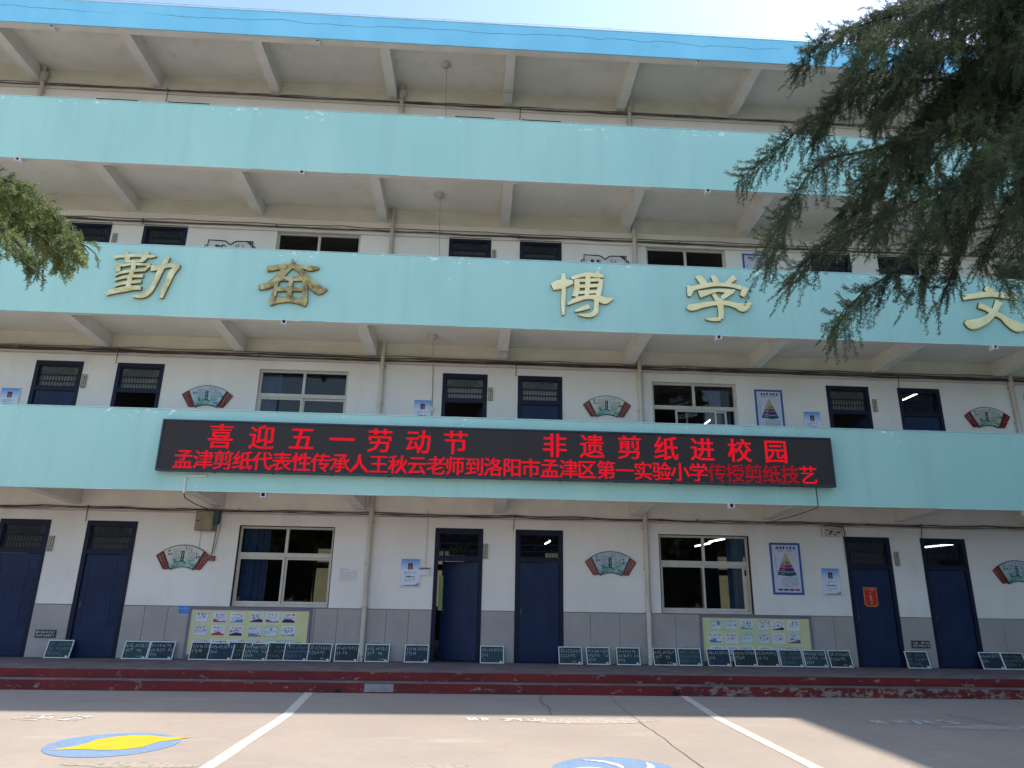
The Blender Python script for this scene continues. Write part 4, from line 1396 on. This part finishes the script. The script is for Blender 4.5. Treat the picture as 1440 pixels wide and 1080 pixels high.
def drawing(parent, x, z, w_, h_, y, seed):
    r = random.Random(seed)
    mb = MB(); mb.box(-w_ / 2, w_ / 2, -.003, 0, 0, h_)
    o = mb.build('drawing', [r.choice(M_SH)], parent, loc=(x, y, z))
    pr = MB(); yy = -.0037
    c = r.randrange(6)
    if r.random() < .55:    # drawn border
        b = .006
        for q in ((-w_ / 2 + .008, w_ / 2 - .008, .006, .006 + b), (-w_ / 2 + .008, w_ / 2 - .008, h_ - .006 - b, h_ - .006)):
            pr.rect(q[0], q[1], q[2], q[3], yy, c)
        for q in ((-w_ / 2 + .008, -w_ / 2 + .008 + b), (w_ / 2 - .008 - b, w_ / 2 - .008)):
            pr.rect(q[0], q[1], .012, h_ - .012, yy, c)
    if r.random() < .7:     # hill or water at the foot
        pts = [(-w_ / 2 + .01, .012), (w_ / 2 - .01, .012)]
        n = 8
        ph = r.uniform(0, 6)
        for i in range(n + 1):
            u = 1 - i / n
            pts.append((-w_ / 2 + .01 + (w_ - .02) * u, .03 + .03 * (1 + math.sin(ph + u * r.uniform(3, 5))) * r.uniform(.6, 1)))
        pr.poly(pts, yy - .0003, r.randrange(6))
    for i in range(r.randint(3, 6)):   # small motifs
        cx, cz, rr = r.uniform(-.4, .4) * w_, r.uniform(.3, .85) * h_, r.uniform(.007, .02)
        k = r.randint(5, 8)
        pr.poly([(cx + rr * math.cos(j * math.tau / k) * r.uniform(.7, 1.3), cz + rr * math.sin(j * math.tau / k)) for j in range(k)], yy - .0006 - i * .00005, r.randrange(6))
    scribble(pr, -w_ * .38, w_ * .38, h_ * .70, h_ * .9, 1, r.randint(3, 5), yy - .0010, .005, r.randrange(6), seed, density=6, ragged=False)
    scribble(pr, -w_ * .36, w_ * .36, h_ * .28, h_ * .62, 3, 9, yy - .0012, .0028, 4, seed + 1, density=3)
    pr.build('picture', DC, o, kind='stuff')


def display_board(x0, x1, z0, z1, cols, label, seed):
    t = thing('display_board', label, 'display board', ((x0 + x1) / 2, 0, z0), 'yellow display boards under the windows')
    hw = (x1 - x0) / 2; hh = z1 - z0; fw = .055
    mb = MB()
    mb.box(-hw, hw, -.055, -.0225, 0, fw); mb.box(-hw, hw, -.055, -.0225, hh - fw, hh)
    mb.box(-hw, -hw + fw, -.055, -.0225, fw, hh - fw); mb.box(hw - fw, hw, -.055, -.0225, fw, hh - fw)
    bevel(mb.build('frame', [M_DBF], t), .004)
    mb = MB(); mb.box(-hw + fw, hw - fw, -.040, -.0226, fw, hh - fw); mb.build('sheet', [M_DBY], t)
    cx0 = (x0 + x1) / 2
    for r_i in range(3):
        for j, c in enumerate(cols):
            drawing(t, c - cx0 + random.uniform(-.012, .012), hh - fw - .245 - r_i * .262 + random.uniform(-.006, .006), .275, .205, -.0405, seed + r_i * 20 + j)


display_board(-5.75, -3.27, .36, 1.325, [-5.47, -5.12, -4.77, -4.38, -4.06, -3.72], 'yellow display board of small drawings under the left ground floor window', 100)
display_board(4.83, 7.25, .36, 1.325, [5.16, 5.50, 5.83, 6.18, 6.51, 6.84], 'yellow display board of small drawings under the right ground floor window', 400)

# ------------------------------------------------------------------ small chalkboards leaning along the wall foot
M_SLATE = [mat('slate_green', (.022, .060, .062), (.014, .038, .042), scale=5, rough=.5), mat('slate_navy', (.018, .032, .060), (.012, .022, .042), scale=5, rough=.5),
           mat('slate_dark', (.016, .028, .030), (.010, .018, .022), scale=5, rough=.5)]
for m_ in M_SLATE:   # rubbed-out chalk dust
    layer(m_, (.12, .16, .17), lambda nt: math_node(nt, 'MULTIPLY', noise_thr(nt, 6, .5, .3, stretch=(1, 1, 1), detail=6, off=2), .35))
M_CHALK = flat('chalk', (.50, .56, .54), rough=.9)
M_CHALKD = flat('chalk_faint', (.20, .25, .25), rough=.9)
BW, BH = .485, .345
bf = MB(); ft = .016
bf.box(-BW / 2, BW / 2, -.010, .010, 0, ft); bf.box(-BW / 2, BW / 2, -.010, .010, BH - ft, BH)
bf.box(-BW / 2, -BW / 2 + ft, -.010, .010, ft, BH - ft); bf.box(BW / 2 - ft, BW / 2, -.010, .010, ft, BH - ft)
me_bf = bf.mesh('frame', [M_WHITE])
bh_ = MB()
bh_.tube([(-.045, 0, BH), (-.035, 0, BH + .022), (0, 0, BH + .032), (.035, 0, BH + .022), (.045, 0, BH)], .006, 5)
me_bh = bh_.mesh('hanger', [M_METAL])
bs_ = MB(); bs_.box(BW / 2 - .085, BW / 2 - .04, -.0125, -.0065, .022, .045); me_bs = bs_.mesh('sticker', [M_WHITE])
me_sl = []
for m_ in M_SLATE:
    b_ = MB(); b_.box(-BW / 2 + ft, BW / 2 - ft, -.006, .006, ft, BH - ft); me_sl.append(b_.mesh('slate', [m_]))
me_ch = []
for s_ in range(9):
    b_ = MB(); rows = 2 + s_ % 2
    scribble(b_, -BW / 2 + .03, BW / 2 - .03, .05 if rows == 3 else .12, BH - .035, rows, 8 + s_ % 3, -.0072, .0036, 0, 70 + s_, density=5, fill=.75)
    if s_ % 3 == 0: scribble(b_, .04, BW / 2 - .04, .03, .08, 1, 4, -.0072, .004, 0, 170 + s_, density=5)
    me_ch.append(b_.mesh('chalk_writing', [M_CHALK if s_ % 4 != 3 else M_CHALKD]))
ORD = ['one', 'two']
BOARDS = [
    (-8.13, 0, 3, 'between the two navy doors at the far left'), (-6.64, 0, 0, 'just right of the second door from the left'), (-6.14, 1, 1, 'second to the right of the second door, with dense writing'),
    (-5.34, 2, 2, 'leftmost of the row before the left display board'), (-4.97, 1, 4, 'second in the row before the left display board'), (-4.62, 2, 7, 'third in the row before the left display board, half hidden'),
    (-4.29, 0, 5, 'fourth in the row before the left display board'), (-3.88, 2, 3, 'fifth in the row before the left display board'), (-3.49, 1, 7, 'sixth in the row before the left display board'),
    (-3.03, 2, 6, 'just right of the left display board'), (-2.48, 2, 8, 'left of the left downpipe'), (-1.87, 0, 0, 'right of the left downpipe'), (-1.08, 1, 2, 'just left of the ajar middle door'),
    (.455, 0, 4, 'between the two middle doors'), (2.065, 0, 6, 'just right of the closed middle door'), (2.64, 0, 5, 'with three dense lines, second right of the closed middle door'), (3.265, 0, 1, 'just left of the right downpipe'),
    (4.03, 2, 0, 'just right of the right downpipe'), (4.55, 0, 7, 'with almost bare teal slate, left of the right display board'), (5.16, 1, 4, 'first in the row before the right display board'),
    (5.72, 2, 2, 'second in the row before the right display board'), (6.19, 2, 8, 'third in the row before the right display board'), (6.70, 0, 3, 'fourth in the row before the right display board'),
    (7.215, 0, 5, 'at the right end of the right display board'), (7.75, 2, 6, 'just left of the door with the red pennant'), (9.42, 1, 3, 'between the two navy doors at the right'),
    (11.04, 1, 4, 'right of the rightmost door'), (11.52, 2, 7, 'at the right edge of the photo')]
for i, (x, sl, ch, where) in enumerate(BOARDS):
    rr = random.Random(i * 13 + 1)
    dy = .165 + (.028 if i in (6, 4) else 0) + rr.uniform(-.006, .006) - (.03 if i in (5, 7) else 0)
    t = thing('chalkboard', 'small white framed chalkboard leaning ' + where, 'chalkboard', (x, -dy - .012, PLAT + .004), 'small chalkboards along the wall foot')
    lean = math.asin(min(.9, (dy - .055) / BH))
    t.rotation_euler = (-lean, 0, rr.uniform(-.03, .03))
    link('frame', me_bf, t); link('slate', me_sl[sl], t); link('chalk_writing', me_ch[ch], t, kind='stuff'); link('sticker', me_bs, t); link('hanger', me_bh, t)

# ------------------------------------------------------------------ cedars
def leaf_mat(name, c1, c2, trans):
    m = bpy.data.materials.new(name); m.use_nodes = True
    nt = m.node_tree
    b = nt.nodes['Principled BSDF']; b.inputs['Roughness'].default_value = .65; b.inputs['Specular IOR Level'].default_value = .25
    tc = nd(nt, 'ShaderNodeTexCoord')
    no = nd(nt, 'ShaderNodeTexNoise'); no.inputs['Scale'].default_value = 2.6; no.inputs['Detail'].default_value = 7
    nt.links.new(tc.outputs['Object'], no.inputs['Vector'])
    cr = nd(nt, 'ShaderNodeValToRGB')
    cr.color_ramp.elements[0].position = .38; cr.color_ramp.elements[0].color = (*c2, 1)
    cr.color_ramp.elements[1].position = .62; cr.color_ramp.elements[1].color = (*c1, 1)
    nt.links.new(no.outputs['Fac'], cr.inputs['Fac'])
    nt.links.new(cr.outputs[0], b.inputs['Base Color'])
    tl_ = nd(nt, 'ShaderNodeBsdfTranslucent'); nt.links.new(cr.outputs[0], tl_.inputs['Color'])
    mx = nd(nt, 'ShaderNodeMixShader'); mx.inputs[0].default_value = trans
    out = nt.nodes['Material Output']
    nt.links.new(b.outputs[0], mx.inputs[1]); nt.links.new(tl_.outputs[0], mx.inputs[2]); nt.links.new(mx.outputs[0], out.inputs['Surface'])
    return m


M_BARK = mat('cedar_bark', (.075, .055, .042), (.04, .03, .024), scale=12, rough=.95, bump=.6, bscale=40)
M_NEEDLE = leaf_mat('cedar_needles', (.125, .160, .078), (.050, .070, .045), .30)
M_NEEDLE_L = leaf_mat('light_needles', (.26, .31, .12), (.12, .165, .07), .3)


def spray(length, side, needle, width, nw, r_, droop=.35, step=.03):
    """one hanging spray: a list of triangles along local -Z with side twiglets"""
    tris = []
    wood = []

    def tuft(p, d, k):
        for _ in range(k):
            v = Vector((r_.gauss(0, 1), r_.gauss(0, 1), r_.gauss(0, 1))).normalized()
            v = (v + d * .55).normalized() * needle * r_.uniform(.7, 1.15)
            s = v.cross(Vector((r_.gauss(0, 1), r_.gauss(0, 1), r_.gauss(0, 1)))).normalized() * nw
            tris.append((p - s, p + s, p + v))
    p = Vector((0, 0, 0)); d = Vector((.25, 0, -1)).normalized()
    n = int(length / step)
    prev = p.copy()
    for i in range(n):
        t = i / n
        d = (d + Vector((r_.gauss(0, .10), r_.gauss(0, .10), -.05))).normalized()
        p = p + d * step
        tuft(p, d, 6)
        sl = side * (1 - .75 * t) * (.5 + .5 * min(1, t * 5)) * r_.uniform(.6, 1.2)
        if sl > .02:
            a = r_.uniform(0, math.tau)
            sd = (Vector((math.cos(a), math.sin(a), 0)) + d * .9).normalized()
            m = max(1, int(sl / .022))
            for j in range(m):
                sd = (sd + Vector((0, 0, -.12))).normalized()
                q = p + sd * (.022 * (j + 1))
                tuft(q, sd, 4)
        wood.append((prev.copy(), p.copy()))
        prev = p.copy()
    return np.array([[tuple(c) for c in tr] for tr in tris], dtype=np.float32)


def tri_mesh(name, arr, m):
    n = len(arr)
    me = bpy.data.meshes.new(name)
    me.vertices.add(n * 3); me.loops.add(n * 3); me.polygons.add(n)
    me.vertices.foreach_set('co', arr.reshape(-1).astype(np.float32))
    me.loops.foreach_set('vertex_index', np.arange(n * 3, dtype=np.int32))
    me.polygons.foreach_set('loop_start', np.arange(0, n * 3, 3, dtype=np.int32))
    me.polygons.foreach_set('loop_total', np.full(n, 3, dtype=np.int32))
    me.materials.append(m)
    me.update(calc_edges=True)
    return me


def catmull(P, k=8):
    P = [Vector(q) for q in P]; out = []
    n = len(P)
    for i in range(n - 1):
        p0, p1, p2, p3 = P[max(i - 1, 0)], P[i], P[i + 1], P[min(i + 2, n - 1)]
        for j in range(k):
            t = j / k
            out.append(.5 * ((2 * p1) + (-p0 + p2) * t + (2 * p0 - 5 * p1 + 4 * p2 - p3) * t * t + (-p0 + 3 * p1 - 3 * p2 + p3) * t ** 3))
    out.append(P[-1])
    return out


def cedar(name, label, trunk_xy, height, limbs, protos, needle_m, dens, seed, lscale=1.0, spread=.28, extra_from=1, rt=.22, fur=16):
    r_ = random.Random(seed)
    t = thing(name, label, 'tree', (trunk_xy[0], trunk_xy[1], 0))
    base = Vector((trunk_xy[0], trunk_xy[1], 0))
    mb = MB()
    pts, rad = [], []
    for i in range(15):
        u = i / 14
        pts.append((.06 * math.sin(u * 5), .05 * math.cos(u * 4), u * height)); rad.append(rt * (1 - u) ** .8 + .02 + (.08 if i == 0 else 0))
    mb.tube(pts, .1, 10, radii=rad); mb.build('trunk', [M_BARK], t)
    for li, limb in enumerate(limbs):
        z_at = min(limb[0][2] + .25, height - .5)
        P = [Vector((base.x, base.y, z_at))] + [Vector(q) for q in limb]
        for q in P[2:]:
            q.y += r_.uniform(-.12, .12)
        C = catmull(P, 8)
        n = len(C)
        rad = [.034 * (1 - i / (n - 1)) ** 1.3 + .003 for i in range(n)]
        lm = MB(); lm.tube([tuple(c - base) for c in C], .03, 6, radii=rad)
        chunks = []
        start = 8 * extra_from
        L = 0
        for i in range(start, n - 1):
            a, b = C[i], C[i + 1]
            seg = (b - a).length
            d = (b - a).normalized()
            perp = d.cross(Vector((0, 0, 1)))
            if perp.length < .1: perp = Vector((0, 1, 0))
            perp.normalize()
            u = (i - start) / max(1, n - 1 - start)
            cnt = seg * dens * (1.0 if u < .9 else 1.3)
            k = int(cnt) + (r_.random() < cnt - int(cnt))
            for _ in range(k):
                f = r_.random()
                w_ = spread * (1 - .75 * u) 
                off = perp * r_.gauss(0, w_) 
                tip = a + (b - a) * f + off + Vector((0, 0, -abs(r_.gauss(0, .06)) + .02)) + d * r_.uniform(0, .1)
                pr = protos[r_.randrange(len(protos))]
                s = r_.uniform(.55, 1.15) * lscale * (1 - .35 * u)
                # spray hangs down, its head leaning along the limb
                lean = r_.uniform(.15, .75) * (1 if r_.random() < .85 else 1.6)
                az = math.atan2(d.y, d.x) + r_.gauss(0, .6)
                R = Matrix.Rotation(az, 3, 'Z') @ Matrix.Rotation(-lean * .6, 3, 'Y')
                Rn = np.array(R) * s
                chunks.append(pr @ Rn.T + np.array(tip - base, dtype=np.float32))
                if off.length > .05 and r_.random() < .5:
                    st = a + (b - a) * f - d * .12
                    lm.tube([tuple(st - base), tuple((st + tip) / 2 + Vector((0, 0, .02)) - base), tuple(tip - base)], .006, 4, radii=[.009, .006, .004], caps=False)
            # short needles sitting on the limb itself
            if True:
                for _ in range(max(1, int(seg * fur))):
                    pr = protos[r_.randrange(len(protos))]
                    f = r_.random()
                    az = math.atan2(d.y, d.x) + r_.gauss(0, .8)
                    R = Matrix.Rotation(az, 3, 'Z') @ Matrix.Rotation(-1.25 + r_.gauss(0, .45), 3, 'Y')
                    chunks.append(pr[:len(pr) // 2] @ (np.array(R) * r_.uniform(.45, .7)).T + np.array(a + (b - a) * f + perp * r_.gauss(0, .07) + Vector((0, 0, r_.uniform(-.05, .035))) - base, dtype=np.float32))
        # the tip
        for _ in range(3):
            d = (C[-1] - C[-3]).normalized()
            pr = protos[r_.randrange(len(protos))]
            R = Matrix.Rotation(math.atan2(d.y, d.x) + r_.gauss(0, .3), 3, 'Z') @ Matrix.Rotation(-r_.uniform(.1, .7), 3, 'Y')
            chunks.append(pr @ (np.array(R) * r_.uniform(.4, .65) * lscale).T + np.array(C[-1] - d * .05 - base, dtype=np.float32))
        lo = lm.build('limb', [M_BARK], t)
        fo = link('foliage', tri_mesh('foliage', np.concatenate(chunks), needle_m), lo, kind='stuff')
    return t


rp = random.Random(5)
PROTO = [spray(rp.uniform(.40, .70), .11, .036, .0, .0040, rp, step=.026) for _ in range(7)]
PROTO_L = [spray(rp.uniform(.22, .40), .11, .032, .0, .0062, rp, step=.022) for _ in range(6)]
# limbs that fill the crown behind the ones traced at its edge
rl = random.Random(21)
FILL = []
for i in range(14):
    z0 = rl.uniform(7.3, 9.4); y0 = rl.uniform(-10.2, -8.0)
    xe = rl.uniform(3.9, 5.3) + .0 * z0
    ze = z0 - rl.uniform(.8, 2.0)
    FILL.append([(7.3, y0 * .5 - 4.5, z0 + .1), (6.3, y0, z0 + .1), (5.6, y0, z0 - .2), ((5.6 + xe) / 2, y0, (z0 + ze) / 2 - .05), (xe, y0, ze)])
BACK = []      # limbs on the other sides of the trunk, outside the photo
for i in range(14):
    a = rl.uniform(-1.9, 1.6); z0 = rl.uniform(3.5, 10.5); Lb = (12 - z0) * .36 + .5
    BACK.append([(8.3 + math.cos(a) * Lb * k, -9.0 + math.sin(a) * Lb * k, z0 - (k ** 2) * 1.0 + .25 * k) for k in (.3, .6, .85, 1)])
cedar('cedar_tree', 'large dark green weeping cedar overhanging the yard at the right', (8.3, -9.0), 12.5, LIMBS_R + FILL, PROTO, M_NEEDLE, 29, 3, spread=.19, fur=75)
LB = []
for i in range(12):
    a = rl.uniform(1.6, 4.6); z0 = rl.uniform(3.0, 7.5); Lb = (9 - z0) * .35 + .5
    LB.append([(-7.2 + math.cos(a) * Lb * k, -9.3 + math.sin(a) * Lb * k, z0 - (k ** 2) * .7 + .25 * k) for k in (.3, .6, .85, 1)])
cedar('cedar_tree', 'yellow green conifer branch reaching in at the left edge', (-7.2, -9.3), 8.5, LIMBS_L + LB[:4], PROTO_L, M_NEEDLE_L, 60, 9, lscale=1.0, spread=.15, fur=90)

# belt of trees on the far side of the yard (behind the viewer, mirrored in the window panes)
rb = np.random.default_rng(4)
parts = []
for i in range(22):
    cx, cy, hh, rad = -46 + i * 4.3 + rb.uniform(-1, 1), -40 + rb.uniform(-2.5, 2.5), rb.uniform(6.5, 10.5), rb.uniform(2.2, 3.2)
    n = 5200
    d = rb.normal(size=(n, 3)); d /= np.linalg.norm(d, axis=1)[:, None]
    rr = rb.uniform(.55, 1.0, (n, 1)) * (1 + .25 * np.sin(d[:, :1] * 5 + i) * np.cos(d[:, 2:] * 6))
    c = d * rr * np.array([[rad, rad * .8, hh / 2]]) + np.array([[cx, cy, hh / 2 + .2]])
    a = rb.normal(size=(n, 3)) * .20; b = rb.normal(size=(n, 3)) * .20
    parts.append(np.stack([c - a, c + a, c + b * 1.4], axis=1))
link('tree_belt', tri_mesh('tree_belt', np.concatenate(parts).astype(np.float32), M_NEEDLE), kind='stuff')
